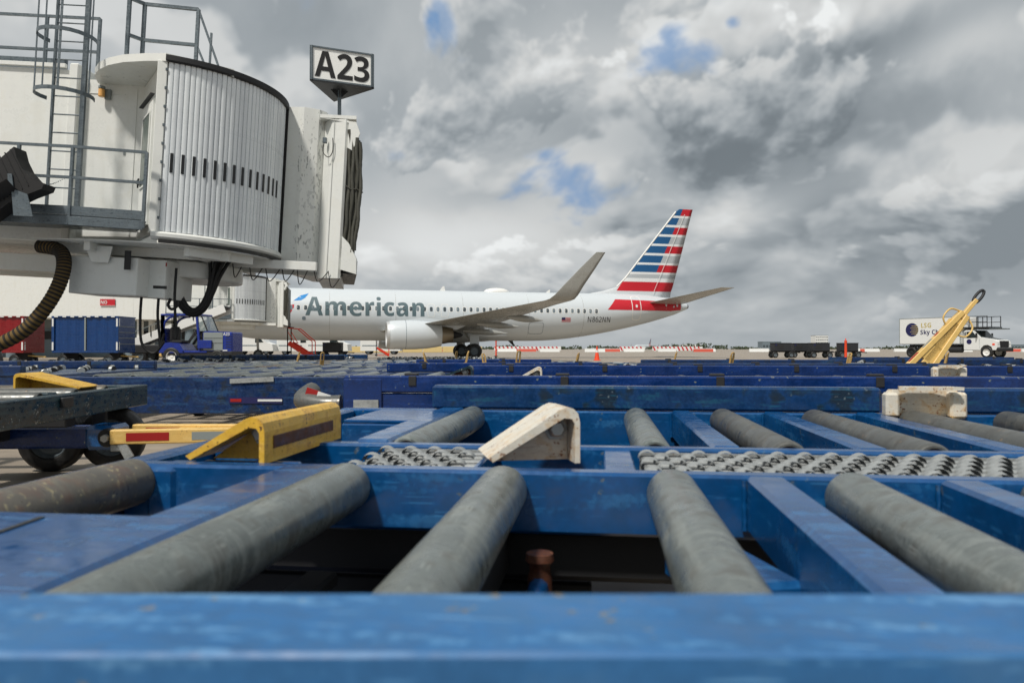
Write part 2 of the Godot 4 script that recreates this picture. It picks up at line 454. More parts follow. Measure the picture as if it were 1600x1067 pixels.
func make_sky() -> ImageTexture:
	sky_setup()
	var low := sky_block(0, 130, 0, 512, 512)
	low.crop(512, 256)
	low.fill_rect(Rect2i(0, 130, 512, 126), Color(0.2, 0.19, 0.18))
	low.resize(4096, 2048, Image.INTERPOLATE_CUBIC)
	# the part of the dome that the picture looks at, computed finer
	var hx := 430
	var a := sky_block(640, 1030, 0, hx, 4096)
	low.blit_rect(a, Rect2i(0, 0, hx, 390), Vector2i(0, 640))
	var b := sky_block(640, 1030, -hx, hx, 4096)
	low.blit_rect(b, Rect2i(0, 0, hx, 390), Vector2i(4096 - hx, 640))
	return ImageTexture.create_from_image(low)
# ---------- cargo dollies ----------
const DECK := 0.505
var roller_meshes := {}
func roller_mesh(L: float, r: float) -> ArrayMesh:      # tube with rounded shoulders, recessed end and axle stub, along z
	var key := "%.3f_%.3f" % [L, r]
	if not roller_meshes.has(key):
		var h := L / 2
		var b := mb(Transform3D(Basis(Vector3.RIGHT, PI / 2), Vector3.ZERO))
		b.lathe([Vector2(0, -h - 0.02), Vector2(0.014, -h - 0.02), Vector2(0.014, -h + 0.012), Vector2(r * 0.72, -h + 0.012), Vector2(r * 0.76, -h), Vector2(r - 0.006, -h), Vector2(r - 0.001, -h + 0.006), Vector2(r, -h + 0.014),
			Vector2(r, h - 0.014), Vector2(r - 0.001, h - 0.006), Vector2(r - 0.006, h), Vector2(r * 0.76, h), Vector2(r * 0.72, h - 0.012), Vector2(0.014, h - 0.012), Vector2(0.014, h + 0.02), Vector2(0, h + 0.02)], 32)
		roller_meshes[key] = b.mesh()
	return roller_meshes[key]
func caster_mesh() -> ArrayMesh:      # swivel fork cheeks proud of the deck
	if not roller_meshes.has("caster"):
		var p := PackedVector2Array()
		for k in 9: p.append(Vector2(cos(PI * k / 8.0) * 0.045, sin(PI * k / 8.0) * 0.040))
		roller_meshes["caster"] = mb().prism(p, 0.020, 0.027).mesh()
	return roller_meshes["caster"]
func caster_roll_mesh() -> ArrayMesh:
	if not roller_meshes.has("caster_roll"):
		roller_meshes["caster_roll"] = mb().cyl(Vector3(0, 0.004, -0.019), Vector3(0, 0.004, 0.019), 0.036, 16, 0.004).mesh()
	return roller_meshes["caster_roll"]
func wheel(parent: Node, at: Vector3, r: float, w: float, turn := 0.0, rim_mat: Material = null) -> void:   # axle along local x
	var o := Node3D.new()
	o.name = "wheel"
	o.transform = T(at, ry(turn))
	parent.add_child(o, true)
	var ax := Transform3D(Basis(Vector3.FORWARD, PI / 2), Vector3.ZERO)
	var key := "w%.3f_%.3f" % [r, w]
	if not roller_meshes.has(key):
		var h := w / 2
		roller_meshes[key] = mb(ax).lathe([Vector2(r * 0.58, -h * 0.8), Vector2(r * 0.62, -h * 0.96), Vector2(r * 0.84, -h), Vector2(r * 0.96, -h * 0.78), Vector2(r, -h * 0.5), Vector2(r, h * 0.5), Vector2(r * 0.96, h * 0.78), Vector2(r * 0.84, h), Vector2(r * 0.62, h * 0.96), Vector2(r * 0.58, h * 0.8)], 28).mesh()
		var q := mb(ax).lathe([Vector2(0, -h * 0.5), Vector2(r * 0.16, -h * 0.5), Vector2(r * 0.2, -h * 0.36), Vector2(r * 0.46, -h * 0.36), Vector2(r * 0.56, -h * 0.84), Vector2(r * 0.6, -h * 0.8), Vector2(r * 0.6, h * 0.8), Vector2(r * 0.56, h * 0.84), Vector2(r * 0.46, h * 0.36), Vector2(r * 0.2, h * 0.36), Vector2(r * 0.16, h * 0.55), Vector2(0, h * 0.55)], 24)
		roller_meshes[key + "r"] = q.mesh()
	inst(o, "tyre", roller_meshes[key], M.rubber)
	inst(o, "rim", roller_meshes[key + "r"], rim_mat if rim_mat else M.grey_steel)
# bent plate stop: rises from a low tip to a ridge and drops; profile in x,y, runs back along -z
func stop_profile(w: float, h: float, th: float) -> PackedVector2Array:
	var r := 0.012
	var p := PackedVector2Array([Vector2(0, 0.004), Vector2(0.01, -0.004)])
	# inner line up to the ridge, then down the drop
	p.append(Vector2(w - th - 0.022, h - th - 0.010))
	p.append(Vector2(w - th - 0.006, h - th - 0.012))
	p.append(Vector2(w - th, h - th - 0.022))
	p.append(Vector2(w - th, -0.01))
	p.append(Vector2(w, -0.01))
	p.append(Vector2(w, h - 0.03))
	p.append(Vector2(w - 0.004, h - r))
	p.append(Vector2(w - 0.014, h - 0.002))
	p.append(Vector2(w - 0.03, h))
	p.append(Vector2(w - 0.045, h - 0.006))
	return p
func container_stop(parent: Node, at: Vector3, w: float, h: float, depth: float, m: Material, worn: Material, turn := 0.0) -> void:
	var t := T(at, ry(turn))
	var o := part(parent, "container_stop", mb(t).prism(stop_profile(w, h, 0.011), -depth, 0.0), m)
	# pivot plate inside with its bolt
	var back := minf(0.07, depth * 0.4)
	var q := mb(t).prism(PackedVector2Array([Vector2(w * 0.13, -0.01), Vector2(w - 0.012, -0.01), Vector2(w - 0.012, h * 0.80), Vector2(w * 0.76, h * 0.74)]), -back - 0.01, -back)
	part(o, "pivot_plate", q, worn)
	var b := mb(t)
	b.lathe([Vector2(0, 0.024), Vector2(0.014, 0.024), Vector2(0.018, 0.02), Vector2(0.018, 0.004), Vector2(0.026, 0.004), Vector2(0.026, 0.0), Vector2(0, 0)], 6, T(Vector3(w * 0.80, h * 0.54, -back), Basis(Vector3.RIGHT, PI / 2)))
	part(o, "bolt", b, M.bolt)
func grating(parent: Node, u0: float, u1: float, z0: float, z1: float, y: float, m: Material) -> void:   # grip plank: slotted sheet with raised round teeth
	var b := mb()
	var rows := 5
	var pitch := (z1 - z0) / rows
	var cell := 0.056
	var nc := int((u1 - u0) / cell)
	for j in rows:
		var zc := z0 + pitch * (j + 0.5)
		b.box(Vector3((u0 + u1) / 2, y - 0.012, zc), Vector3(u1 - u0, 0.008, pitch * 0.42), 0.002)
		var sh := 0.5 if j % 2 else 0.0
		for i in nc:
			var x := u0 + cell * (i + 0.25 + sh)
			if x > u1 - 0.02: continue
			# tooth: a short arch of sheet, open underneath
			var rr := [PackedVector3Array(), PackedVector3Array(), PackedVector3Array()]
			for k in 9:
				var a := PI * k / 8.0
				var c := Vector3(x - cos(a) * 0.019, y - 0.010 + sin(a) * 0.016, zc)
				rr[0].append(c + Vector3(0, -0.002, 0.017)); rr[1].append(c + Vector3(0, 0.001, 0.0)); rr[2].append(c + Vector3(0, -0.004, -0.017))
			b.grid(rr, false, true)
			# strap across the slot
			if i % 2 == j % 2: b.box(Vector3(x + cell * 0.5, y - 0.014, zc + pitch * 0.5), Vector3(0.016, 0.006, pitch * 0.62))
	part(parent, "grip_grating", b, m)
	part(parent, "slot_shade_sheet", mb().box(Vector3((u0 + u1) / 2, y - 0.075, (z0 + z1) / 2), Vector3(u1 - u0 - 0.01, 0.006, z1 - z0 - 0.02)), M.black)  # black sheet standing in for the shade seen through the slots
	for z in [z0, z1]: part(parent, "grating_edge", mb().box(Vector3((u0 + u1) / 2, y - 0.024, z), Vector3(u1 - u0, 0.040, 0.004)), m)
# u runs right, v away from the near side (v 0.34 .. 2.83), origin of the thing under the deck's centre
func dolly(called: String, label: String, at: Vector3, turn: float, o: Dictionary) -> Node3D:
	var t := thing(called, label, "cargo dolly", at, turn, "cargo dollies parked on the apron")
	var u0: float = o.get("u0", -1.0)
	var u1: float = o.get("u1", 2.2)
	var uc := (u0 + u1) / 2
	var X := T(Vector3(-uc, 0, 1.62))
	var paint: Material = o.paint
	var rail: Material = o.rail
	var rmat: Material = o.roller
	var rng := RandomNumberGenerator.new()
	rng.seed = o.get("seed", 1)
	var near_v: float = o.get("near_v", 0.42)
	var skirt: float = o.get("skirt", 0.13)
	var guides: bool = o.get("guides", true)
	# side channels under the guide rails
	for s in ([2.795] if o.get("skew", false) else [near_v - 0.035, 2.795]):
		part(t, "side_channel", mb(X).box(Vector3(uc, DECK - 0.005 - skirt / 2, -s), Vector3(u1 - u0, skirt, 0.06), 0.006), paint)
	for u in [u0 + 0.03, u1 - 0.03]:
		part(t, "end_channel", mb(X).box(Vector3(u, DECK - 0.067, -(near_v + 2.765) / 2), Vector3(0.06, 0.12, 2.765 - near_v), 0.006), paint)
	# raised guide rails, with a gap where the retractable stop sits
	if guides:
		var gap: Array = o.get("gap", [])
		for far in [false, true]:
			if not far and o.get("skew", false): continue
			var v := 2.805 if far else near_v - 0.04
			var segs := [[u0 + (0.36 if far else 0.0), u1]]
			if gap and far: segs = [[u0 + 0.36, gap[0]], [gap[1], u1]]
			for g in segs:
				part(t, "guide_rail", mb(X).box(Vector3((g[0] + g[1]) / 2, DECK + 0.0425, -v), Vector3(g[1] - g[0], 0.089, 0.07), 0.009), rail)
				var lx: float = g[0] + 0.35
				while lx < g[1] - 0.1 and not o.get("skew", false):
					part(t, "rail_latch", mb(X).box(Vector3(lx, DECK + 0.092, -v), Vector3(0.07, 0.016, 0.05), 0.004).box(Vector3(lx + 0.01, DECK + 0.06, -v + 0.037), Vector3(0.04, 0.05, 0.01), 0.003), M.dark_steel)
					lx += 0.78
			if gap and far:
				retractable_stop(t, X * T(Vector3((gap[0] + gap[1]) / 2, DECK, -v)))
	# walkway channels
	var w0 := 1.385
	var w1 := 1.735
	for v in [w0, w1]:
		part(t, "cross_channel", mb(X).box(Vector3(uc, DECK - 0.0575, -v), Vector3(u1 - u0 - 0.125, 0.115, 0.045), 0.006), paint)
	# rollers
	var step: float = o.get("step", 0.31)
	var us := []
	var u := -0.475
	while u - step > u0 + 0.1: u -= step
	while u < u1 - 0.1:
		us.append(u); u += step
	if o.has("rollers"): us = o.rollers
	var nl := w0 - 0.04 - near_v - 0.03
	var fl := 2.74 - w1 - 0.04
	var up := 0.012
	if o.get("casters", false):
		part(t, "deck_plate", mb(X).box(Vector3(uc, DECK - 0.014, -1.62), Vector3(u1 - u0 - 0.13, 0.02, 2.2), 0.004), M.deck_plate)
		var ci := 0
		var cv := 0.62
		while cv < 2.7:
			var cu := u0 + 0.16 + (0.14 if ci % 2 else 0.0)
			while cu < u1 - 0.12:
				var ct := X * T(Vector3(cu + rng.randf_range(-0.01, 0.01), DECK + 0.004, -cv), ry(rng.randf() * TAU))
				var cw := inst(t, "deck_caster", caster_mesh(), M.rubber, ct)
				inst(cw, "caster_roll", caster_roll_mesh(), M.bolt)
				cu += 0.28
			cv += 0.29
			ci += 1
		us = []
	for q in us:
		for rowi in 2:
			if rowi == 1 and q < -0.6 and o.get("skew", false): continue
			var L := nl if rowi == 0 else fl
			var vc := near_v + 0.045 + L / 2 if rowi == 0 else w1 + 0.045 + L / 2
			var m: Material = rmat
			if o.get("brown", false) and rng.randf() < 0.3: m = M.roller_brown
			if q < -0.7 and o.get("skew", false): m = M.roller_brown
			elif o.get("skew", false) and rowi == 1 and q > 0.3: m = M.roller_dark
			var ro := inst(t, "roller", roller_mesh(L, 0.0455), m, X * T(Vector3(q, DECK - 0.0455 + up, -vc), Basis(Vector3.BACK, rng.randf() * TAU)))
			if o.get("skew", false):
				for e in [-1.0, 1.0]: part(ro, "end_cap", mb().cyl(Vector3(0, 0, e * (L / 2 - 0.011)), Vector3(0, 0, e * (L / 2 - 0.006)), 0.0325, 18), M.rust)
	# beams between rollers
	for q in o.get("beams", [-0.56, 0.287, 0.61, 0.925, 1.55]):
		var wd := 0.085 if q < -0.5 else 0.066
		if q < u0 + 0.15 or q > u1 - 0.1: continue
		part(t, "beam", mb(X).box(Vector3(q, DECK - 0.045 - (0.0 if q < -0.5 else 0.004), -(near_v + w0 - 0.025) / 2), Vector3(wd, 0.10, w0 - 0.025 - near_v), 0.007), paint)
		part(t, "beam", mb(X).box(Vector3(q, DECK - 0.045 - (0.0 if q < -0.5 else 0.004), -(w1 + 2.765 + 0.025) / 2), Vector3(wd, 0.10, 2.765 - w1 - 0.025), 0.007), paint)
	# underframe, axles, wheels
	for v in [1.0, 2.3]:
		part(t, "axle_beam", mb(X).box(Vector3(uc, 0.27, -v), Vector3(u1 - u0 - 0.7, 0.09, 0.10), 0.008), M.dark_steel)
	for k in [0.24, 0.76]:
		part(t, "underframe_beam", mb(X).box(Vector3(lerpf(u0, u1, k), 0.3475, -1.62), Vector3(0.11, 0.08, 2.2), 0.006), M.dark_steel)
	for k in [0.1, 0.9]:
		for v in [0.85, 2.4]:
			var c := Vector3(lerpf(u0, u1, k), 0.19, -v)
			wheel(t, X * c, 0.19, 0.11)
			part(t, "caster_fork", mb(X).box(c + Vector3(0, 0.20, 0), Vector3(0.17, 0.02, 0.16), 0.004).box(c + Vector3(-0.072, 0.095, 0), Vector3(0.012, 0.20, 0.08)).box(c + Vector3(0.072, 0.095, 0), Vector3(0.012, 0.20, 0.08)), M.dark_steel)
	return t
func retractable_stop(parent: Node, t: Transform3D) -> void:
	var b := mb(t)
	b.prism(PackedVector2Array([Vector2(-0.115, -0.012), Vector2(-0.115, 0.07), Vector2(-0.105, 0.082), Vector2(0.115, 0.082), Vector2(0.125, 0.07), Vector2(0.125, -0.012)]), 0.03, 0.045)
	b.box(Vector3(-0.108, 0.03, 0.06), Vector3(0.045, 0.085, 0.05), 0.008)
	b.box(Vector3(0.108, 0.03, 0.06), Vector3(0.055, 0.09, 0.05), 0.008)
	var o := part(parent, "retractable_stop", b, M.chipped_white)
	part(o, "stop_pad", mb(t).prism(PackedVector2Array([Vector2(-0.10, 0.0), Vector2(0.11, 0.0), Vector2(0.085, 0.045), Vector2(0.03, 0.055), Vector2(-0.06, 0.055), Vector2(-0.085, 0.05)]), 0.083, 0.095, Transform3D(Basis(Vector3.RIGHT, -PI / 2), Vector3(0, 0, 0.115))), M.chipped_white)
	part(o, "pedal", mb(t).prism(PackedVector2Array([Vector2(-0.03, 0.0), Vector2(0.06, -0.005), Vector2(0.115, 0.06), Vector2(0.09, 0.075), Vector2(-0.02, 0.02)]), -0.012, 0.0, Transform3D(Basis(Vector3.RIGHT, PI / 2 + 0.25), Vector3(0, -0.022, 0.05))), M.pale_yellow)
# upright yellow flap with a hole, standing on a deck
func upright_stop(parent: Node, at: Vector3, h: float, turn: float, m: Material) -> void:
	var t := T(at, ry(turn))
	var b := mb(t)
	b.bar(Vector3(-0.02, 0, 0), Vector3(-0.02, h * 0.86, 0.035), 0.012, 0.02)
	b.bar(Vector3(0.02, 0, 0), Vector3(0.02, h * 0.86, 0.035), 0.012, 0.02)
	b.tube(curve([Vector3(-0.02, h * 0.84, 0.034), Vector3(-0.014, h, 0.045), Vector3(0.014, h, 0.045), Vector3(0.02, h * 0.84, 0.034)], 4), 0.009, 6)
	b.box(Vector3(0, h * 0.22, 0.006), Vector3(0.045, h * 0.44, 0.014), 0.004)
	part(parent, "upright_stop", b, m)
func drawbar(parent: Node, t: Transform3D, L: float, spread: float, m: Material) -> void:   # A-frame tongue, along local -z
	var b := mb(t)
	for s in [-1, 1]:
		b.bar(Vector3(s * spread / 2, 0, 0), Vector3(s * 0.035, 0, -L * 0.8), 0.06, 0.08, 0.006)
	b.bar(Vector3(0, 0, -L * 0.72), Vector3(0, 0, -L), 0.05, 0.05, 0.006)
	b.bar(Vector3(-spread * 0.28, 0, -L * 0.35), Vector3(spread * 0.28, 0, -L * 0.35), 0.03, 0.05)
	b.bar(Vector3(0, 0.01, -L * 0.04), Vector3(0, 0.01, -L * 0.75), 0.07, 0.03, 0.004)
	b.box(Vector3(0, 0.0, -L * 0.42), Vector3(spread * 0.8, 0.05, L * 0.5))
	var o := part(parent, "drawbar", b, m)
	var ring := PackedVector3Array()
	for k in 17:
		var a := TAU * k / 16
		ring.append(Vector3(sin(a) * 0.034, 0, -L - 0.05 - cos(a) * 0.10))
	part(o, "tow_eye", mb(t).tube(ring, 0.018, 8), M.dark_steel)
	for s in [-1, 1]:
		var hp := curve([Vector3(s * 0.05, 0, -L * 0.58), Vector3(s * 0.17, 0.02, -L * 0.62), Vector3(s * 0.17, 0.02, -L * 0.74), Vector3(s * 0.05, 0, -L * 0.8)], 5)
		part(o, "handle", mb(t).tube(hp, 0.011, 6), m)
	for k in 4:
		var f: float = [0.05, 0.25, 0.42, 0.6][k]
		for s in [-1, 1]:
			var a := Vector3(s * lerpf(spread / 2, 0.03, f / 0.8), 0.0, -L * f)
			var c := Vector3(s * lerpf(spread / 2, 0.03, (f + 0.13) / 0.8), 0.0, -L * (f + 0.13))
			var q := mb(t)
			q.bar(a, c, 0.066, 0.045)
			part(o, "reflective_strip", q, M.reflector_red if k % 2 == 0 else M.grey_panel)
func dollies() -> void:
	var yaw := -0.1197
	var R := ry(yaw)
	# the dolly that the picture is taken over
	var d0 := dolly("roller_dolly", "large bright blue cargo dolly with smooth grey rollers and grip gratings", R * Vector3(0.6, 0, -1.62), yaw,
		{paint = M.blue, rail = M.teal, roller = M.roller, gap = [0.985, 1.24], skew = true, seed = 3, rollers = [-0.905, -0.475, -0.18, 0.125, 0.43, 0.745, 1.07, 1.38, 1.69, 2.0], beams = [-0.555, 0.287, 0.61, 0.925, 1.55], near_v = 0.42})
	var X := T(Vector3(-0.6, 0, 1.62))
	# near guide rail lies slightly askew to the frame
	var nr := part(d0, "guide_rail", mb(X).box(Vector3(-0.05, DECK + 0.035, -0.376), Vector3(3.4, 0.105, 0.084), 0.002, ry(-yaw)), M.rail_blue)
	nr.set_meta("label", "near guide rail with scuffed and chipped blue paint")
	part(d0, "side_channel", mb(X).box(Vector3(-0.05, DECK - 0.084, -0.376), Vector3(3.4, 0.13, 0.06), 0.006, ry(-yaw)), M.blue)
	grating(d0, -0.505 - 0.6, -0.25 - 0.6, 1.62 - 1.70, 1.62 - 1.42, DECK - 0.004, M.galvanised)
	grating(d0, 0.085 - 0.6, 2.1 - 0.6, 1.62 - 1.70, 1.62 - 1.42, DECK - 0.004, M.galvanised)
	for u in [-0.245, 0.035]:
		part(d0, "walkway_stiffener", mb(X).box(Vector3(u, DECK - 0.035, -1.56), Vector3(0.012 if u < 0 else 0.06, 0.06, 0.30), 0.003), M.blue)
	part(d0, "stop_well", mb(X).box(Vector3(-0.11, DECK - 0.09, -1.56), Vector3(0.26, 0.01, 0.30)), M.rust)
	container_stop(d0, X * Vector3(-0.225, DECK + 0.002, -1.47), 0.19, 0.103, 0.15, M.chipped_white, M.chipped_white, 0.30)
	container_stop(d0, X * Vector3(-0.838, DECK + 0.004, -1.42), 0.168, 0.084, 0.44, M.yellow, M.yellow)
	part(d0, "worn_patch", mb(X).box(Vector3(-0.6695, DECK + 0.034, -1.63), Vector3(0.004, 0.026, 0.34), 0.001), M.rust)
	# left outrigger with its plates
	part(d0, "corner_plate", mb(X).box(Vector3(-0.80, DECK - 0.008, -0.70), Vector3(0.39, 0.012, 0.50), 0.003), M.blue)
	part(d0, "corner_plate", mb(X).box(Vector3(-0.72, DECK - 0.012, -2.57), Vector3(0.235, 0.012, 0.44), 0.003), M.blue)
	part(d0, "outrigger_channel", mb(X).box(Vector3(-0.72, DECK - 0.055, -2.34), Vector3(0.235, 0.075, 0.02), 0.004), M.blue)
	part(d0, "outrigger_bracket", mb(X).box(Vector3(-0.852, DECK - 0.055, -1.405), Vector3(0.06, 0.10, 0.10), 0.008).box(Vector3(-0.72, DECK - 0.05, -1.47), Vector3(0.21, 0.085, 0.02), 0.004), M.blue)
	part(d0, "brake_pipe", mb(X).tube(curve([Vector3(-0.105, 0.33, -1.24), Vector3(-0.10, 0.34, -1.12), Vector3(-0.09, 0.33, -0.98), Vector3(-0.09, 0.32, -0.55)], 6), 0.018, 10), M.blue)
	part(d0, "swivel_post", mb(X).lathe([Vector2(0.021, 0.10), Vector2(0.021, 0.34), Vector2(0.018, 0.35), Vector2(0.018, 0.362), Vector2(0.025, 0.37), Vector2(0.023, 0.382), Vector2(0, 0.382)], 18, T(Vector3(-0.105, 0, -1.27))), M.rust)
	part(d0, "brake_lever_bracket", mb(X).box(Vector3(0.18, 0.40, -1.10), Vector3(0.10, 0.06, 0.24), 0.008, ry(0.3)).box(Vector3(0.36, 0.39, -0.98), Vector3(0.12, 0.05, 0.12), 0.008, ry(0.5)), M.blue)
	part(d0, "floor_pan", mb(X).box(Vector3(-0.50, 0.20, -0.93), Vector3(0.88, 0.012, 1.06)), M.navy)  # dark sheet added so the gap below the rollers stays dark
	part(d0, "floor_pan", mb(X).box(Vector3(0.86, 0.20, -0.93), Vector3(0.84, 0.012, 1.06)), M.navy)  # its right half, likewise added to darken the gap
	part(d0, "tie_rod", mb(X).cyl(Vector3(-0.8, 0.30, -1.1), Vector3(1.2, 0.30, -1.12), 0.016, 10), M.dark_steel)
	part(d0, "brake_drum", mb(X).cyl(Vector3(-0.34, 0.29, -1.2), Vector3(-0.26, 0.29, -1.2), 0.085, 20, 0.01), M.dark_steel)
	part(d0, "spring_leaf", mb(X).box(Vector3(-0.52, 0.30, -1.0), Vector3(0.06, 0.03, 0.7), 0.006).box(Vector3(-0.52, 0.267, -1.0), Vector3(0.06, 0.03, 0.5), 0.006), M.dark_steel)
	part(d0, "axle_housing", mb(X).box(Vector3(0.35, 0.337, -1.47), Vector3(2.6, 0.10, 0.10), 0.012), M.dark_steel)  # dark beam added to keep bright ground from showing below the channel
	part(d0, "added_dark_tie", mb(X).box(Vector3(-0.50, 0.205, -1.49), Vector3(0.96, 0.13, 0.03), 0.006), M.dark_steel)  # added dark plate, blocks the bright ground behind the left pan
	part(d0, "added_dark_tie", mb(X).box(Vector3(1.06, 0.205, -1.49), Vector3(1.20, 0.13, 0.03), 0.006), M.dark_steel)  # added dark plate, blocks the bright ground behind the right pan
	# weld beads where beams meet the channels, slots and bolts
	var rng := RandomNumberGenerator.new()
	rng.seed = 77
	for q in [0.287, 0.61, 0.925, 1.55]:
		for w in [[1.36, 1.0], [1.76, -1.0], [2.76, 1.0]]:
			for e in [-0.036, 0.036]:
				var pts := PackedVector3Array()
				for k in 9: pts.append(Vector3(q + e, DECK - 0.008 - k * 0.011, -w[0] + 0.003 * w[1] + rng.randf_range(-0.001, 0.001)))
				part(d0, "weld_bead", mb(X).tube(pts, 0.0045, 6, 0.0006), M.blue)
	for q in [[-0.235, 0.452], [0.51, 0.455], [0.83, 0.45]]:
		part(d0, "slot", mb(X).box(Vector3(q[0], q[1], -1.3610), Vector3(0.026, 0.012, 0.003)), M.slot_dark)
	part(d0, "slot", mb(X).box(Vector3(-0.735, DECK - 0.0015, -0.80), Vector3(0.008, 0.003, 0.24), 0, ry(0.10)), M.slot_dark)
	part(d0, "axle_housing", mb(X).box(Vector3(0.45, 0.33, -2.55), Vector3(2.6, 0.115, 0.10), 0.012), M.dark_steel)
	part(d0, "floor_pan", mb(X).box(Vector3(0.45, 0.30, -2.2), Vector3(2.0, 0.012, 0.66)), M.navy)
	part(d0, "gusset", mb(X).box(Vector3(0.69, DECK - 0.06, -2.3), Vector3(0.07, 0.055, 0.12), 0.006), M.blue)
	part(d0, "gusset", mb(X).prism(PackedVector2Array([Vector2(0, 0), Vector2(0.12, 0), Vector2(0.12, 0.34), Vector2(0.06, 0.40), Vector2(0, 0.40)]), 0, 0.012, Transform3D(Basis(Vector3.RIGHT, -PI / 2), Vector3(1.13, DECK - 0.02, -1.86))), M.blue)
	# behind it: violet dolly
	var d3 := dolly("roller_dolly", "violet blue cargo dolly with a white stop, behind the bright blue one", Vector3(2.05, 0, -4.95), yaw * 0.5,
		{paint = M.violet, rail = M.violet, roller = M.roller_dark, gap = [1.22, 1.48], seed = 5, u0 = -2.9, u1 = 2.8, near_v = 0.42})
	var X3 := T(Vector3(0.05, 0, 1.62))
	part(d3, "corner_plate", mb(X3).box(Vector3(-2.80, 0.49, -0.35), Vector3(0.20, 0.17, 0.02), 0.004), M.violet)
	part(d3, "perforated_plate", mb(X3).box(Vector3(-2.78, 0.44, -0.335), Vector3(0.13, 0.055, 0.006)), M.galvanised)
	container_stop(d3, X3 * Vector3(-2.1, DECK, -1.6), 0.2, 0.10, 0.2, M.chipped_white, M.rust)
	container_stop(d3, X3 * Vector3(-2.7, DECK, -2.0), 0.28, 0.10, 0.12, M.old_teal, M.rust)
	part(d3, "bumper", mb(X3).tube(curve([Vector3(-3.13, 0.50, -0.55), Vector3(-3.14, 0.46, -0.42), Vector3(-3.02, 0.44, -0.37), Vector3(-2.92, 0.44, -0.37)], 5), 0.05, 12), M.roller_dark)
	part(d3, "reflective_strip", mb(X3).box(Vector3(-3.075, 0.495, -0.375), Vector3(0.07, 0.05, 0.006), 0, Basis(Vector3.BACK, -0.3)), M.reflector_red)
	part(d3, "reflective_strip", mb(X3).box(Vector3(-3.01, 0.475, -0.355), Vector3(0.07, 0.05, 0.006), 0, Basis(Vector3.BACK, -0.3)), M.reflector_white)
	# old dolly on the left, its side towards the bright blue one
	var d1 := dolly("roller_dolly", "worn dark teal cargo dolly with a yellow towbar folded out and one yellow stop", Vector3(-3.42, 0, -3.12), 0.087 - PI / 2,
		{paint = M.old_teal, rail = M.old_teal, roller = M.roller_dark, seed = 8, u0 = -1.6, u1 = 1.6, guides = false, brown = true, step = 0.36})
	container_stop(d1, Vector3(-1.22, DECK + 0.004, -1.08), 0.36, 0.085, 0.24, M.yellow, M.yellow, -PI / 2)
	part(d1, "rail_lug", mb().box(Vector3(-0.55, 0.46, -1.216), Vector3(0.10, 0.05, 0.02), 0.004), M.dark_steel)
	# steering head, wheel and towbar beyond the corner
	var X1 := Transform3D(ry(PI / 2), Vector3.ZERO)
	part(d1, "steering_beam", mb(X1).box(Vector3(0.80, 0.235, -1.00), Vector3(0.75, 0.12, 0.13), 0.012), M.violet)
	part(d1, "steering_head", mb(X1).box(Vector3(1.21, 0.235, -1.02), Vector3(0.16, 0.135, 0.22), 0.02), M.blue)
	part(d1, "pivot_bush", mb(X1).cyl(Vector3(1.27, 0.24, -0.93), Vector3(1.27, 0.24, -0.87), 0.052, 18, 0.008), M.rubber)
	part(d1, "pivot_bolt", mb(X1).cyl(Vector3(1.27, 0.24, -0.88), Vector3(1.27, 0.24, -0.835), 0.021, 6), M.bolt)
	wheel(d1, X1 * Vector3(1.10, 0.19, -1.35), 0.19, 0.10, 0.0)
	part(d1, "wheel_fork", mb(X1).box(Vector3(1.10, 0.39, -1.30), Vector3(0.10, 0.03, 0.30), 0.006).box(Vector3(1.10, 0.30, -1.17), Vector3(0.08, 0.18, 0.03), 0.006), M.dark_steel)
	drawbar(d1, X1 * T(Vector3(1.29, 0.245, -1.03), ry(-PI / 2)), 1.7, 0.30, M.pale_yellow)
	part(d1, "latch_lever", mb(X1).box(Vector3(1.37, 0.17, -0.87), Vector3(0.05, 0.10, 0.02), 0.004, Basis(Vector3.BACK, 0.5)).box(Vector3(1.32, 0.185, -0.88), Vector3(0.06, 0.04, 0.03), 0.005), M.galvanised)
	# dark blue dolly behind the left one
	var d2 := dolly("roller_dolly", "deep sided dark navy cargo dolly with a small white label", Vector3(-2.05, 0, -7.35), -0.02,
		{paint = M.navy, rail = M.navy, roller = M.roller, seed = 12, u0 = -1.75, u1 = 1.75, guides = false, skirt = 0.30})
	part(d2, "label_plate", mb().box(Vector3(-0.02, 0.31, 1.272), Vector3(0.44, 0.05, 0.004)), M.logo_navy)
	part(d2, "label_mark", mb().box(Vector3(-0.18, 0.31, 1.2755), Vector3(0.09, 0.025, 0.003)), M.reflector_red)
	part(d2, "label_mark", mb().box(Vector3(0.10, 0.31, 1.2755), Vector3(0.20, 0.018, 0.003)), M.reflector_white)
	part(d2, "edge_plate", mb().box(Vector3(-0.05, 0.475, 1.275), Vector3(0.36, 0.04, 0.006), 0, Basis(Vector3.BACK, 0.05)), M.galvanised)
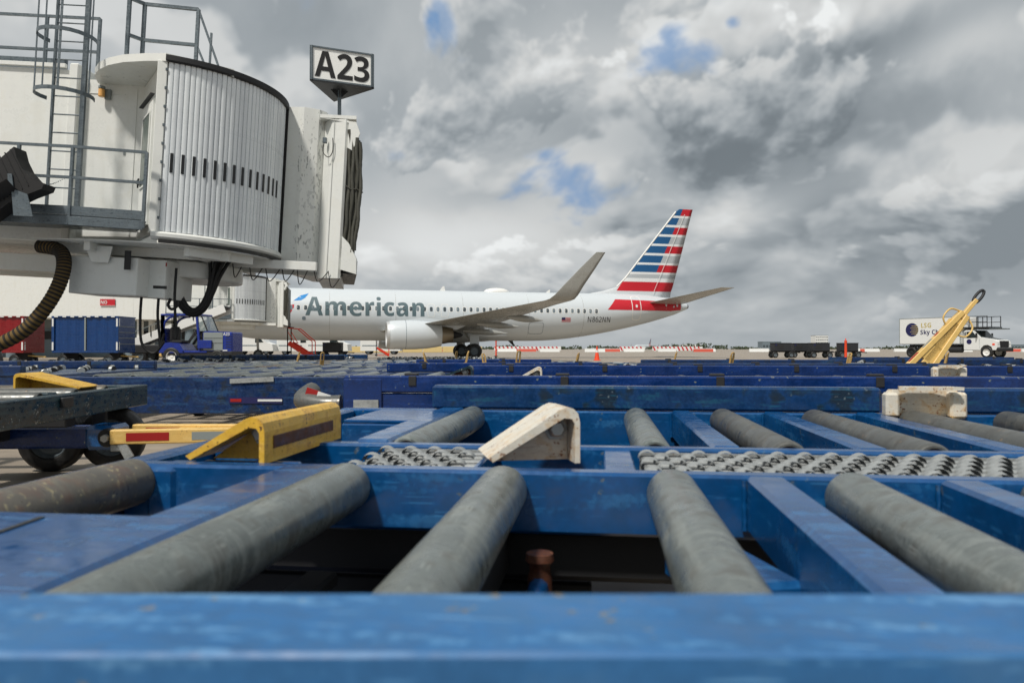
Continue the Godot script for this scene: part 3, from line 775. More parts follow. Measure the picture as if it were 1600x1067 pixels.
	# the rows beyond: centre x, depth, turn, paint, rollers, stops
	var rows := [
		[-5.95, 7.3, 0.03, "navy", "dark cargo dolly beside the navy one with the white label", -1.9, 1.9, []],
		[-6.9, 10.3, 0.02, "teal", "teal cargo dolly below the gap between red and blue baggage carts", -1.75, 1.75, []],
		[-3.2, 10.4, -0.03, "navy", "navy cargo dolly in front of the blue tug", -1.75, 1.75, [[0.6, 0.2]]],
		[-0.35, 8.6, 0.16, "violet", "violet cargo dolly with yellow flaps standing up, in front of the engine", -1.15, 1.0, [[-0.25, 0.5], [0.4, 0.1], [-0.6, -0.6], [0.15, -0.9]]],
		[-6.4, 13.4, 0.02, "navy", "navy cargo dolly in front of the blue baggage cart", -1.75, 1.75, []],
		[-2.75, 13.5, -0.02, "teal", "teal cargo dolly in front of the orange stairs", -1.75, 1.75, [[-1.0, 0.5]]],
		[-5.2, 16.6, 0.0, "teal", "teal cargo dolly beyond the others, towards the tug", -1.75, 1.75, []],
		[-1.55, 16.7, 0.0, "navy", "navy cargo dolly in the last row, under the engine nacelle", -1.6, 1.2, [[0.3, 0.2]]],
		[1.05, 12.4, 0.0, "navy", "short cargo dolly standing alone on open concrete before the cone", -0.4, 0.35, [[0.0, 0.3]]],
		[2.75, 8.35, -0.04, "navy", "dark cargo dolly with yellow flaps behind the violet dolly", -1.5, 1.5, [[-0.35, 0.2], [0.75, 0.6]]],
		[6.0, 8.05, -0.05, "violet", "violet cargo dolly with a raised yellow drawbar", -1.7, 1.7, [[-1.45, 0.3], [-0.9, 0.9]]],
		[3.0, 11.4, -0.02, "teal", "teal roller dolly before the striped barriers", -1.7, 1.7, [[-0.6, 0.4]]],
		[6.6, 11.2, -0.02, "navy", "navy roller dolly before the black equipment carts", -1.7, 1.7, [[-0.3, 0.3]]],
		[10.2, 11.0, -0.03, "teal", "teal roller dolly before the catering truck", -1.7, 1.7, []],
		[9.6, 7.7, -0.04, "navy", "navy roller dolly beside the one with the raised drawbar", -1.7, 1.7, []],
		[-9.9, 10.2, 0.03, "navy", "navy roller dolly below the red baggage cart", -1.7, 1.7, []],
	]
	var k := 30
	for r in rows:
		k += 1
		var d := dolly("roller_dolly", r[4], Vector3(r[0], 0, -r[1]), r[2], {paint = M[r[3]], rail = M[r[3]], roller = M.roller if k % 2 else M.galvanised, seed = k, u0 = r[5], u1 = r[6], guides = k % 3 == 1, brown = true, step = 0.27, casters = k % 3 != 0, skirt = 0.16})
		var st: Array = r[7]
		for s in st:
			upright_stop(d, Vector3(s[0], DECK - 0.01, s[1]), 0.16 + 0.05 * fmod(absf(s[0]) * 7.3, 1.0), s[1] * 3.0, M.dull_yellow)
		if r[0] == 6.0:
			drawbar(d, Transform3D(Basis(Vector3.FORWARD, 0.74) * Basis(Vector3.RIGHT, PI / 2 - 0.15), Vector3(-1.30, 0.44, -0.62)), 1.20, 0.24, M.pale_yellow)
			part(d, "drawbar_hinge", mb().box(Vector3(-1.3, 0.43, -0.62), Vector3(0.5, 0.08, 0.10), 0.01), M.violet)
# ---------- airliner ----------  s: station behind the nose; local x = s - 19.6, +z is the port side
const FUS := [[0.0, 2.95, 2.95, 0.02], [0.25, 3.35, 2.52, 0.48], [0.8, 3.72, 2.16, 0.88], [1.6, 4.12, 1.86, 1.24], [2.6, 4.72, 1.62, 1.56], [3.8, 5.10, 1.47, 1.78], [5.2, 5.24, 1.38, 1.87], [7.0, 5.27, 1.36, 1.88], [12.0, 5.27, 1.36, 1.88], [17.0, 5.27, 1.36, 1.88], [22.0, 5.27, 1.36, 1.88], [26.0, 5.27, 1.40, 1.88], [28.6, 5.27, 1.66, 1.84], [31.4, 5.27, 2.12, 1.70], [34.2, 5.22, 2.72, 1.38], [36.0, 5.08, 3.20, 1.02], [37.4, 4.86, 3.62, 0.62], [38.1, 4.68, 3.86, 0.38], [38.5, 4.52, 4.08, 0.20]]
func fus_at(s: float) -> Array:   # centre height, half height, half width
	var k := 0
	while k < FUS.size() - 2 and FUS[k + 1][0] < s: k += 1
	var a: Array = FUS[k]
	var b: Array = FUS[k + 1]
	var p: Array = FUS[maxi(k - 1, 0)]
	var q: Array = FUS[mini(k + 2, FUS.size() - 1)]
	var f: float = clampf((s - a[0]) / (b[0] - a[0]), 0.0, 1.0)
	var r := []
	for j in [1, 2, 3]:
		var m0: float = (b[j] - p[j]) / maxf(b[0] - p[0], 0.01) * (b[0] - a[0])
		var m1: float = (q[j] - a[j]) / maxf(q[0] - a[0], 0.01) * (b[0] - a[0])
		var f2 := f * f
		var f3 := f2 * f
		r.append((2 * f3 - 3 * f2 + 1) * a[j] + (f3 - 2 * f2 + f) * m0 + (-2 * f3 + 3 * f2) * b[j] + (f3 - f2) * m1)
	return [(r[0] + r[1]) / 2, (r[0] - r[1]) / 2, r[2]]
func skin(s: float, y: float, off: float) -> Vector3:   # a point on the port side, lifted off along the normal
	var f := fus_at(s)
	var c := clampf((y - f[0]) / f[1], -0.99, 0.99)
	var z: float = f[2] * sqrt(1.0 - c * c)
	var nn := Vector3(0, (y - f[0]) / (f[1] * f[1]), z / (f[2] * f[2])).normalized()
	return Vector3(s - 19.6, y, z) + nn * off
func decal(poly: PackedVector2Array, off := 0.006, cut := 0.35) -> MB:   # (s, y) polygon laid on the skin
	var b := mb()
	var tr := Geometry2D.triangulate_polygon(poly)
	for i in range(0, tr.size(), 3): lay(b, poly[tr[i]], poly[tr[i + 1]], poly[tr[i + 2]], off, cut, 0)
	return b
func lay(b: MB, p: Vector2, q: Vector2, r: Vector2, off: float, cut: float, deep: int) -> void:
	var a := p.distance_to(q); var c := q.distance_to(r); var d := r.distance_to(p)
	var m := maxf(a, maxf(c, d))
	if m > cut and deep < 9:
		if m == a: lay(b, p, (p + q) / 2, r, off, cut, deep + 1); lay(b, (p + q) / 2, q, r, off, cut, deep + 1)
		elif m == c: lay(b, q, (q + r) / 2, p, off, cut, deep + 1); lay(b, (q + r) / 2, r, p, off, cut, deep + 1)
		else: lay(b, r, (r + p) / 2, q, off, cut, deep + 1); lay(b, (r + p) / 2, p, q, off, cut, deep + 1)
		return
	b.trio(skin(p.x, p.y, off), skin(q.x, q.y, off), skin(r.x, r.y, off), Vector3.BACK)
func text_mesh(s: String, size_m: float, depth: float, bold := true, serif := false) -> TextMesh:
	var f := SystemFont.new()
	f.font_names = PackedStringArray(["Droid Serif" if serif else "Droid Sans"])
	f.font_weight = 700 if bold else 400
	var t := TextMesh.new()
	t.font = f; t.text = s; t.depth = depth
	t.font_size = 64
	t.pixel_size = size_m / 46.0
	t.curve_step = 1.0
	return t
func skin_text(s: String, s0: float, s1: float, base: float, cap: float, bold := true) -> MB:
	var m := text_mesh(s, 1.0, 0.0, bold)
	var A: Array = m.get_mesh_arrays()
	var V: PackedVector3Array = A[Mesh.ARRAY_VERTEX]
	var I: PackedInt32Array = A[Mesh.ARRAY_INDEX] if A[Mesh.ARRAY_INDEX] != null else PackedInt32Array()
	if I.is_empty():
		for i in V.size(): I.append(i)
	var lo := V[0]
	var hi := V[0]
	for p in V:
		lo = lo.min(p); hi = hi.max(p)
	var b := mb()
	for i in range(0, I.size(), 3):
		var q := []
		for k in 3:
			var p := V[I[i + k]]
			q.append(Vector2(lerpf(s0, s1, (p.x - lo.x) / (hi.x - lo.x)), base + (p.y - lo.y) / (hi.y - lo.y) * cap))
		lay(b, q[0], q[1], q[2], 0.008, 0.22, 0)
	return b
func foil(c: float, th: float) -> Array:   # aerofoil section: (chord fraction * c, thickness), closed loop
	var r := []
	var xs := [1.0, 0.8, 0.55, 0.3, 0.14, 0.05, 0.012, 0.0]
	for x in xs: r.append(Vector2(x * c, th * c * 2.9 * (0.2969 * sqrt(x) - 0.126 * x - 0.3516 * x * x + 0.2843 * x * x * x - 0.1015 * x * x * x * x) * 1.7 / 2.9 * 3.0 * 0.98))
	for k in range(xs.size() - 2, 0, -1): r.append(Vector2(r[k].x, -r[k].y * 0.72))
	return r
# sections: [span z, station of leading edge, chord, height, thickness, tilt of the section plane]
func surface_mesh(secs: Array, side: float) -> MB:
	var b := mb()
	var rows := []
	for q in secs:
		var row := PackedVector3Array()
		var a: float = q[5]
		for p in foil(q[2], q[4]):
			row.append(Vector3(q[1] + p.x - 19.6, q[3] + p.y * cos(a), side * (q[0] - p.y * sin(a))))
		rows.append(row)
	b.grid(rows, true, side > 0)
	for e in [0, rows.size() - 1]:
		var c := Vector3.ZERO
		for p in rows[e]: c += p
		c /= rows[e].size()
		var out: Vector3 = (rows[e][0] - rows[1 if e == 0 else e - 1][0])
		for k in rows[e].size(): b.trio(c, rows[e][k], rows[e][(k + 1) % rows[e].size()], out)
	return b
func fin_texture() -> ImageTexture:   # the tail's painted stripes over (station 29..40, height 4.4..13)
	var W := 704
	var H := 550
	var im := Image.create(W, H, false, Image.FORMAT_RGB8)
	var white := Color8(226, 229, 230)
	var grey := Color8(176, 182, 186)
	var red := Color8(192, 24, 40)
	var blue := Color8(22, 84, 134)
	var silver := Color8(204, 209, 212)
	for j in H:
		var y := 13.0 - (j + 0.5) / H * 8.6
		for i in W:
			var s := 29.0 + (i + 0.5) / W * 11.0
			var c := silver
			if y > 6.95:
				var r := floori((y - 7.13) / 0.807)
				var inside := fposmod(y - 7.13, 0.807) < 0.61
				var bound := 35.75 + (y - 7.2) * 0.455
				c = white
				if inside and y > 7.1:
					if s < bound: c = blue
					else: c = red if r % 2 == 0 else grey
			elif y > 6.3: c = grey if y > 6.62 else white
			elif y > 5.52: c = red if s > 32.1 + (y - 5.5) * 0.75 else silver
			else: c = silver
			im.set_pixel(i, j, c)
	return ImageTexture.create_from_image(im)
func airliner(at: Vector3, turn: float, full: bool, label: String) -> Node3D:
	var t := thing("airliner", label, "airplane", at, turn)
	var b := mb()
	var rows := []
	var st := []
	for i in 12: st.append(0.02 + 5.0 * pow(i / 12.0, 2.0))
	for i in 30: st.append(5.0 + 33.5 * i / 29.0)
	var seg := 48 if full else 20
	for s in st:
		var f := fus_at(s)
		var row := PackedVector3Array()
		for k in seg:
			var a := TAU * k / seg
			row.append(Vector3(s - 19.6, f[0] + f[1] * sin(a), f[2] * cos(a)))
		rows.append(row)
	b.grid(rows, true, true)
	for k in seg:
		b.trio(Vector3(18.92, 4.3, 0), rows[-1][k], rows[-1][(k + 1) % seg], Vector3.RIGHT)
		b.trio(Vector3(-19.6, 2.95, 0), rows[0][k], rows[0][(k + 1) % seg], Vector3.LEFT)
	part(t, "fuselage", b, M.plane_paint)
	# wings, winglets, tailplane
	for side in [1.0, -1.0]:
		var w := part(t, "wing", surface_mesh([[1.2, 12.6, 8.2, 2.02, 0.045, 0], [1.9, 13.1, 7.6, 2.12, 0.045, 0], [5.4, 15.6, 5.1, 2.50, 0.04, 0], [10.5, 18.2, 3.4, 2.98, 0.036, 0], [15.2, 20.45, 1.9, 3.38, 0.034, 0], [16.75, 21.15, 1.55, 3.50, 0.034, 0.1]], side), M.wing_grey)
		part(w, "winglet", surface_mesh([[16.75, 21.15, 1.55, 3.50, 0.034, 0.1], [17.05, 21.35, 1.50, 3.58, 0.034, 0.55], [17.25, 21.6, 1.40, 3.80, 0.034, 1.05], [17.38, 22.05, 1.22, 4.3, 0.034, 1.34], [17.55, 23.0, 0.92, 5.3, 0.036, 1.38], [17.7, 23.95, 0.55, 6.25, 0.03, 1.4]], side), M.wing_grey)
		part(t, "tailplane", surface_mesh([[0.2, 34.1, 3.7, 4.42, 0.045, 0], [1.0, 34.5, 3.35, 4.5, 0.045, 0], [7.1, 37.75, 1.15, 5.35, 0.036, 0]], side), M.wing_grey)
		if full:
			for fz in [[3.9, 18.6, 3.4], [7.9, 18.9, 3.0], [11.4, 20.2, 2.4]]:
				var yy: float = lerpf(2.02, 3.46, (fz[0] - 1.2) / 15.4) - 0.22
				var rr := []
				for k in 7:
					var f := k / 6.0
					var rad := sin(PI * minf(f * 0.9 + 0.08, 1.0)) * 0.24 + 0.01
					var row := PackedVector3Array()
					for j in 12:
						var a := TAU * j / 12
						row.append(Vector3(fz[1] - 19.6 + f * fz[2], yy - f * 0.18 + rad * 0.9 * sin(a), side * fz[0] + rad * 0.7 * cos(a)))
					rr.append(row)
				part(w, "flap_track_fairing", mb().grid(rr, true, true), M.wing_grey)
		# engine: fan cowl flattened below, core, pylon
		var e := Node3D.new()
		e.name = "engine"
		t.add_child(e, true)
		var ex := T(Vector3(-6.6, 1.72, side * 4.83), Basis(Vector3.FORWARD, PI / 2).scaled(Vector3(1, 0.95, 1)))
		var cowl := mb(ex)
		cowl.lathe([Vector2(0.30, 0.9), Vector2(0.84, 0.85), Vector2(0.80, 0.35), Vector2(0.84, 0.1), Vector2(0.92, 0.0), Vector2(1.0, 0.12), Vector2(1.06, 0.5), Vector2(1.09, 1.2), Vector2(1.08, 2.0), Vector2(1.02, 2.8), Vector2(0.92, 3.5), Vector2(0.84, 3.86), Vector2(0.80, 3.86), Vector2(0.80, 3.3), Vector2(0.4, 3.2)], 40)
		part(e, "fan_cowl", cowl, M.plane_paint)
		part(e, "intake_lip", mb(ex).lathe([Vector2(0.82, 0.16), Vector2(0.845, 0.06), Vector2(0.92, -0.012), Vector2(0.985, 0.06), Vector2(1.02, 0.2)], 40), M.intake)
		part(e, "exhaust_nozzle", mb(ex).lathe([Vector2(0.70, 3.5), Vector2(0.66, 4.1), Vector2(0.54, 4.7), Vector2(0.50, 4.7), Vector2(0.3, 4.3)], 28), M.exhaust)
		part(e, "exhaust_plug", mb(ex).lathe([Vector2(0.34, 4.3), Vector2(0.30, 4.75), Vector2(0.16, 5.3), Vector2(0, 5.5)], 20), M.dark_steel)
		part(e, "pylon", mb(T(Vector3(0, 0, side * 4.83))).prism(PackedVector2Array([Vector2(-5.6, 2.70), Vector2(-4.2, 2.95), Vector2(-2.4, 2.78), Vector2(-0.9, 2.42), Vector2(-1.6, 2.1), Vector2(-3.6, 2.1)]), -0.16, 0.16), M.plane_paint)
		if full: part(e, "cowl_seam", mb(ex).lathe([Vector2(1.093, 1.30), Vector2(1.096, 1.315), Vector2(1.092, 1.33)], 40), M.far_grey)
		# main gear
		var g := Node3D.new()
		g.name = "main_gear"
		t.add_child(g, true)
		part(g, "strut", mb().cyl(Vector3(0, 0.55, side * 2.86), Vector3(0.1, 2.2, side * 2.7), 0.13, 12).bar(Vector3(0, 0.9, side * 2.86), Vector3(-0.6, 2.0, side * 2.4), 0.09, 0.09), M.wing_grey)
		part(g, "gear_door", mb().box(Vector3(0.05, 1.35, side * 3.06), Vector3(0.7, 0.95, 0.04), 0.01), M.plane_paint)
		for q in [-0.43, 0.43]: wheel(g, Vector3(0, 0.56, side * 2.86 + q), 0.56, 0.40, PI / 2)
	var ng := Node3D.new()
	ng.name = "nose_gear"
	t.add_child(ng, true)
	part(ng, "strut", mb().cyl(Vector3(-15.6, 0.34, 0), Vector3(-15.7, 1.9, 0), 0.09, 12), M.wing_grey)
	for q in [-0.2, 0.2]: wheel(ng, Vector3(-15.6, 0.34, q), 0.34, 0.2, PI / 2)
	# wing to body fairing
	var fr := []
	for k in 9:
		var f := k / 8.0
		var rad := pow(sin(PI * clampf(f, 0.03, 0.97)), 0.5)
		var row := PackedVector3Array()
		for j in 16:
			var a := TAU * j / 16
			row.append(Vector3(-7.4 + f * 11.6, 1.85 + 0.66 * rad * sin(a), 2.12 * rad * cos(a)))
		fr.append(row)
	part(t, "belly_fairing", mb().grid(fr, true, true), M.plane_paint)
	# fin: a slab with the flag's stripes, rounded to an aerofoil
	var fb := mb()
	var fv := []
	var hs := [[5.05, 28.6, 37.0], [5.5, 31.0, 37.05], [5.85, 32.2, 37.2], [6.6, 32.95, 37.42], [8.6, 34.55, 38.0], [10.6, 36.15, 38.55], [12.3, 37.52, 39.02], [12.55, 37.85, 39.1]]
	for q in hs:
		var row := PackedVector3Array()
		for p in foil(q[2] - q[1], 0.045): row.append(Vector3(q[1] + p.x - 19.6, q[0], p.y if p.y > 0 else p.y / 0.72))
		fv.append(row)
	fb.grid(fv, true, false)
	for k in fv[-1].size(): fb.trio(Vector3(18.9, 12.55, 0), fv[-1][k], fv[-1][(k + 1) % fv[-1].size()], Vector3.UP)
	var A := []
	A.resize(Mesh.ARRAY_MAX)
	A[Mesh.ARRAY_VERTEX] = fb.v; A[Mesh.ARRAY_NORMAL] = fb.n
	var uv := PackedVector2Array()
	for p in fb.v: uv.append(Vector2((p.x + 19.6 - 29.0) / 11.0, (13.0 - p.y) / 8.6))
	A[Mesh.ARRAY_TEX_UV] = uv
	var fm := ArrayMesh.new()
	fm.add_surface_from_arrays(Mesh.PRIMITIVE_TRIANGLES, A)
	if not M.has("tail_flag"):
		var m := mat("tail_flag", Color.WHITE, 0.42, 0.05)
		m.albedo_texture = fin_texture()
		m.texture_repeat = false
	var fin := inst(t, "fin", fm, M.tail_flag)
	if full:
		part(fin, "rudder_seam", mb().bar(Vector3(15.75, 5.3, 0.18), Vector3(18.72, 12.1, 0.075), 0.035, 0.012, 0, Vector3.BACK), M.far_white)
		part(fin, "leading_edge", mb().tube(PackedVector3Array([Vector3(12.6, 5.86, 0), Vector3(13.35, 6.6, 0), Vector3(14.95, 8.6, 0), Vector3(16.55, 10.6, 0), Vector3(17.92, 12.3, 0)]), 0.07, 8), M.white)
	part(t, "tail_stripe", decal(PackedVector2Array([Vector2(30.75, 3.86), Vector2(31.55, 4.74), Vector2(37.75, 4.62), Vector2(37.75, 3.98), Vector2(36.6, 3.86)])), M.flag_red)
	part(t, "tail_exhaust", mb().cyl(Vector3(18.7, 4.3, 0), Vector3(19.0, 4.3, 0), 0.17, 14), M.dark_steel)
	if not full: return t
	# name, symbol, registration
	part(t, "airline_name", skin_text("American", 19.6 - 12.2, 19.6 - 3.56, 3.14, 1.46), M.airline_grey)
	part(t, "registration", skin_text("N862NN", 29.05, 31.0, 2.86, 0.42, false), M.letter_black)
	part(t, "flight_symbol", decal(PackedVector2Array([Vector2(6.55, 4.22), Vector2(7.05, 4.62), Vector2(7.62, 4.80), Vector2(7.38, 4.45), Vector2(7.1, 4.26)])), M.bright_blue)
	part(t, "flight_symbol", decal(PackedVector2Array([Vector2(6.0, 3.15), Vector2(6.35, 3.9), Vector2(6.62, 3.95), Vector2(6.6, 3.72), Vector2(6.3, 3.2)])), M.flag_red)
	var fl := Node3D.new()
	fl.name = "national_flag"
	t.add_child(fl, true)
	part(fl, "flag_canton", decal(PackedVector2Array([Vector2(26.85, 3.0), Vector2(27.15, 3.0), Vector2(27.15, 3.2), Vector2(26.85, 3.2)])), M.logo_navy)
	for k in 4:
		var y := 2.86 + k * 0.09
		part(fl, "flag_stripe", decal(PackedVector2Array([Vector2(26.85 if k < 2 else 27.16, y), Vector2(27.6, y), Vector2(27.6, y + 0.045), Vector2(26.85 if k < 2 else 27.16, y + 0.045)])), M.flag_red)
	# cabin windows, each with its rim
	for k in 47:
		var s := 6.4 + k * 0.508
		if k in [20, 22]: continue
		var o := decal(oval(s, 3.72, 0.17, 0.235), 0.004)
		var win := part(t, "cabin_window", o, M.plane_paint)
		win.material_override = M.far_white
		part(win, "window_pane", decal(oval(s, 3.72, 0.115, 0.17), 0.009), M.window_grey if k % 3 else M.far_grey)
	for s in [16.56, 17.58]:
		var o2 := part(t, "overwing_exit", frame(s, 3.62, 0.28, 0.5, 0.035), M.white)
		part(o2, "window_pane", decal(oval(s, 3.72, 0.11, 0.17), 0.01), M.window_grey)
	var dr := part(t, "rear_door", frame(33.35, 4.05, 0.42, 0.98, 0.06), M.white)
	part(dr, "door_handle", decal(oval(33.35, 4.2, 0.09, 0.12), 0.012), M.far_white)
	part(t, "cargo_door", frame(24.8, 2.35, 0.6, 0.45, 0.025), M.far_grey)
	part(t, "access_panel", decal(oval(7.3, 2.95, 0.13, 0.13), 0.008), M.far_grey)
	for s in [9.1, 13.9, 19.0, 24.2, 28.7]:
		part(t, "panel_seam", decal(PackedVector2Array([Vector2(s, 1.62), Vector2(s + 0.022, 1.62), Vector2(s + 0.022, 5.0), Vector2(s, 5.0)]), 0.003), M.wing_grey)
	# aerials and dome
	part(t, "antenna", mb().prism(PackedVector2Array([Vector2(-2.2, 5.2), Vector2(-1.7, 5.2), Vector2(-1.78, 5.62), Vector2(-1.9, 5.62)]), -0.03, 0.03), M.white)
	part(t, "antenna", mb().prism(PackedVector2Array([Vector2(6.4, 5.2), Vector2(6.8, 5.2), Vector2(6.85, 5.5), Vector2(6.75, 5.5)]), -0.03, 0.03), M.white)
	var dm := []
	for k in 9:
		var f := k / 8.0
		var rad := sqrt(maxf(0.0, 1.0 - pow(2 * f - 1, 2))) + 0.01
		var row := PackedVector3Array()
		for j in 14:
			var a := TAU * j / 14
			row.append(Vector3(1.3 + f * 2.2, 5.22 + 0.34 * rad * sin(a), 0.55 * rad * cos(a)))
		dm.append(row)
	part(t, "antenna_dome", mb().grid(dm, true, true), M.white)
	part(t, "drain_mast", mb().prism(PackedVector2Array([Vector2(3.3, 1.42), Vector2(3.7, 1.42), Vector2(3.9, 0.95), Vector2(3.78, 0.95)]), -0.02, 0.02), M.dark_steel)
	return t
func oval(s: float, y: float, a: float, h: float, ex := 0.6, n := 12) -> PackedVector2Array:
	var p := PackedVector2Array()
	for k in n:
		var q := TAU * (k + 0.5) / n
		var c := cos(q); var d := sin(q)
		p.append(Vector2(s + a * signf(c) * pow(absf(c), ex), y + h * signf(d) * pow(absf(d), ex)))
	return p
func frame(s: float, y: float, a: float, h: float, w: float) -> MB:
	var b := mb()
	var o := oval(s, y, a, h, 0.3, 24)
	var i := oval(s, y, a - w, h - w, 0.3, 24)
	for k in 24:
		var j := (k + 1) % 24
		lay(b, o[k], o[j], i[j], 0.008, 0.2, 0); lay(b, o[k], i[j], i[k], 0.008, 0.2, 0)
	return b
# ---------- passenger boarding bridge ----------  local: drum centre, y = 0 at the curtain's foot, +z towards the open side
const BR := 1.78
func arc(a: float, r: float, y := 0.0) -> Vector3: return Vector3(sin(a) * r, y, cos(a) * r)
func railing(parent: Node, pts: Array, h: float, mid: Array, r: float, X: Transform3D, called := "handrail") -> void:
	for i in pts.size():
		part(parent, "rail_post", mb(X).box(pts[i] + Vector3(0, h / 2, 0), Vector3(r * 2, h, r * 2)), M.grey_steel)
	for lv in [h] + mid:
		for i in pts.size() - 1:
			part(parent, called, mb(X).bar(pts[i] + Vector3(0, lv, 0), pts[i + 1] + Vector3(0, lv, 0), r * 1.9, r * 1.9), M.grey_steel)
func boarding_bridge(at: Vector3, near: bool, label: String, tunnel_len: float, yb := 2.57) -> Node3D:
	var t := thing("boarding_bridge", label, "jet bridge", at, 0.0, "")
	var X := Transform3D(Basis(Vector3.BACK, deg_to_rad(-3.0 if near else -1.0)), Vector3(0, yb, 0))
	# slatted curtain round the drum
	var a0 := 0.33
	var a1 := 2.1
	var ns := 40
	var da := (a1 - a0) / ns
	var sl := mb()
	var prof := [[-0.5, 0.0], [-0.45, 0.0], [-0.40, 0.017], [-0.2, 0.021], [0.0, 0.022], [0.2, 0.021], [0.40, 0.017], [0.45, 0.0], [0.5, 0.0]]
	for k in prof.size() - 1:
		var p0 := arc(prof[k][0] * da, BR + prof[k][1]); var p1 := arc(prof[k + 1][0] * da, BR + prof[k + 1][1])
		var up := Vector3(0, 2.6, 0)
		sl.quado(p0, p1, p1 + up, p0 + up, Vector3(0, 0, 1) + (p1 - p0).cross(Vector3.UP) * 0.0)
	var slm := sl.mesh()
	var cur := Node3D.new()
	cur.name = "curtain"
	t.add_child(cur, true)
	for k in ns:
		var js := 1.0 + 0.0014 * sin(k * 2.7) + 0.001 * sin(k * 7.1)
		inst(cur, "slat", slm, M.slat if sin(k * 5.3) > -0.3 else M.slat_dull, X * Transform3D(ry(a0 + da * (k + 0.5)).scaled(Vector3(js, 1, js)), Vector3(0, 0.004 * sin(k * 3.9), 0)))
		if k % 2 == 0 and k < 28:
			part(cur, "view_slot", mb(X * T(Vector3(0, 1.06, 0), ry(a0 + da * (k + 1.5)))).box(Vector3(0, 0, BR + 0.026), Vector3(0.046, 0.30, 0.016), 0.004), M.slot_dark)
	part(t, "drum_core", mb(X).grid(core_rows(a0, a1), false, true), M.dark_steel)
	# foot: gasket and pale rounded sill, then the pan
	part(t, "curtain_sill", ring_sector(X, a0 - 0.06, a1, [Vector2(BR - 0.1, -0.01), Vector2(BR + 0.05, -0.01), Vector2(BR + 0.085, -0.04), Vector2(BR + 0.085, -0.09), Vector2(BR + 0.04, -0.13), Vector2(BR - 0.1, -0.13)]), M.bridge_white)
	part(t, "gasket", ring_sector(X, a0, a1, [Vector2(BR + 0.0, -0.13), Vector2(BR + 0.075, -0.13), Vector2(BR + 0.075, -0.18), Vector2(BR + 0.0, -0.18)]), M.rubber)
	part(t, "roof_rim", ring_sector(X, a0 - 0.02, a1 + 0.15, [Vector2(0.3, 2.60), Vector2(BR + 0.05, 2.60), Vector2(BR + 0.07, 2.62), Vector2(BR + 0.07, 2.70), Vector2(0.3, 2.74)]), M.dark_steel)
	part(t, "floor_pan", mb(X).prism(pan_poly(), -0.20, -0.185, Transform3D(Basis(Vector3.RIGHT, -PI / 2), Vector3.ZERO)), M.bridge_white)
	for q in [[Vector3(-1.6, -0.27, 1.0), Vector3(1.4, -0.27, 0.95)], [Vector3(-1.6, -0.27, 0.1), Vector3(2.6, -0.27, 0.1)], [Vector3(-1.3, -0.28, -0.8), Vector3(2.6, -0.28, -0.8)], [Vector3(0.9, -0.265, 1.42), Vector3(0.9, -0.265, -1.6)], [Vector3(-0.6, -0.265, 1.55), Vector3(-0.6, -0.265, -1.8)], [Vector3(0.9, -0.26, 1.40), Vector3(1.60, -0.26, 0.5)]]:
		part(t, "floor_beam", mb(X).bar(q[0], q[1], 0.10, 0.15, 0.006), M.bridge_white)
	part(t, "turntable", mb(X).cyl(Vector3(0.1, -0.62, -0.2), Vector3(0.1, -0.34, -0.2), 1.05, 28, 0.02), M.bridge_white)
	part(t, "support_truss", mb(X).box(Vector3(-2.6, -0.45, -0.1), Vector3(4.4, 0.30, 0.28), 0.01).box(Vector3(-2.6, -0.45, -1.5), Vector3(4.4, 0.30, 0.28), 0.01), M.bridge_white)
	# frame at the curtain's left edge, side wall with the door, recessed wall
	part(t, "curtain_frame", mb(X).box(arc(a0 - 0.045, BR - 0.02, 1.29), Vector3(0.14, 2.64, 0.10), 0.008, ry(a0 - 0.045)), M.bridge_white)
	if near:
		for k in 9: part(t, "frame_clip", mb(X).box(arc(a0 - 0.01, BR + 0.04, 0.2 + k * 0.285), Vector3(0.035, 0.045, 0.012), 0.004, ry(a0)), M.grey_steel)
	var A := Vector3(-0.38, 0, 0.5)
	var B := Vector3(0.47, 0, 1.68)
	var dir := (B - A).normalized()
	var wall_b := Basis(dir, Vector3.UP, dir.cross(Vector3.UP))
	var fo := wall_b.z * (-1.0 if wall_b.z.x > 0 else 1.0)
	part(t, "door_wall", mb(X).box((A + B) / 2 + Vector3(0, 1.28, 0) - fo * 0.03, Vector3(A.distance_to(B), 2.62, 0.06), 0.0, wall_b), M.bridge_white)
	var dc := (A + B) / 2 + dir * 0.08
	var door := part(t, "service_door", mb(X).box(dc + Vector3(0, 1.10, 0) + fo * 0.04 , Vector3(0.86, 1.98, 0.045), 0.006, wall_b), M.bridge_white)
	part(door, "door_window", mb(X).box(dc + Vector3(0, 1.33, 0) + fo * 0.066 + dir * 0.02, Vector3(0.58, 1.10, 0.012), 0.0, wall_b), M.door_glass)
	for s in [[0, 0.57, 0.64, 0.03], [0, -0.57, 0.64, 0.03], [-0.31, 0, 0.03, 1.14], [0.31, 0, 0.03, 1.14]]:
		part(door, "window_frame", mb(X).box(dc + Vector3(0, 1.33 + s[1], 0) + fo * 0.074 + dir * (0.02 + s[0]), Vector3(s[2], s[3], 0.018), 0.003, wall_b), M.bridge_white)
	part(door, "door_handle", mb(X).bar(dc + Vector3(0, 0.86, 0) + fo * 0.11 - dir * 0.36, dc + Vector3(0, 0.90, 0) + fo * 0.11 - dir * 0.16, 0.025, 0.025, 0.004).box(dc + Vector3(0, 0.86, 0) + fo * 0.075 - dir * 0.36, Vector3(0.04, 0.14, 0.05), 0.006, wall_b), M.dark_steel)
	part(t, "door_hood", mb(X).bar(dc + Vector3(0, 2.14, 0) + fo * 0.08 - dir * 0.5, dc + Vector3(0, 2.14, 0) + fo * 0.08 + dir * 0.48, 0.06, 0.02), M.dark_steel)
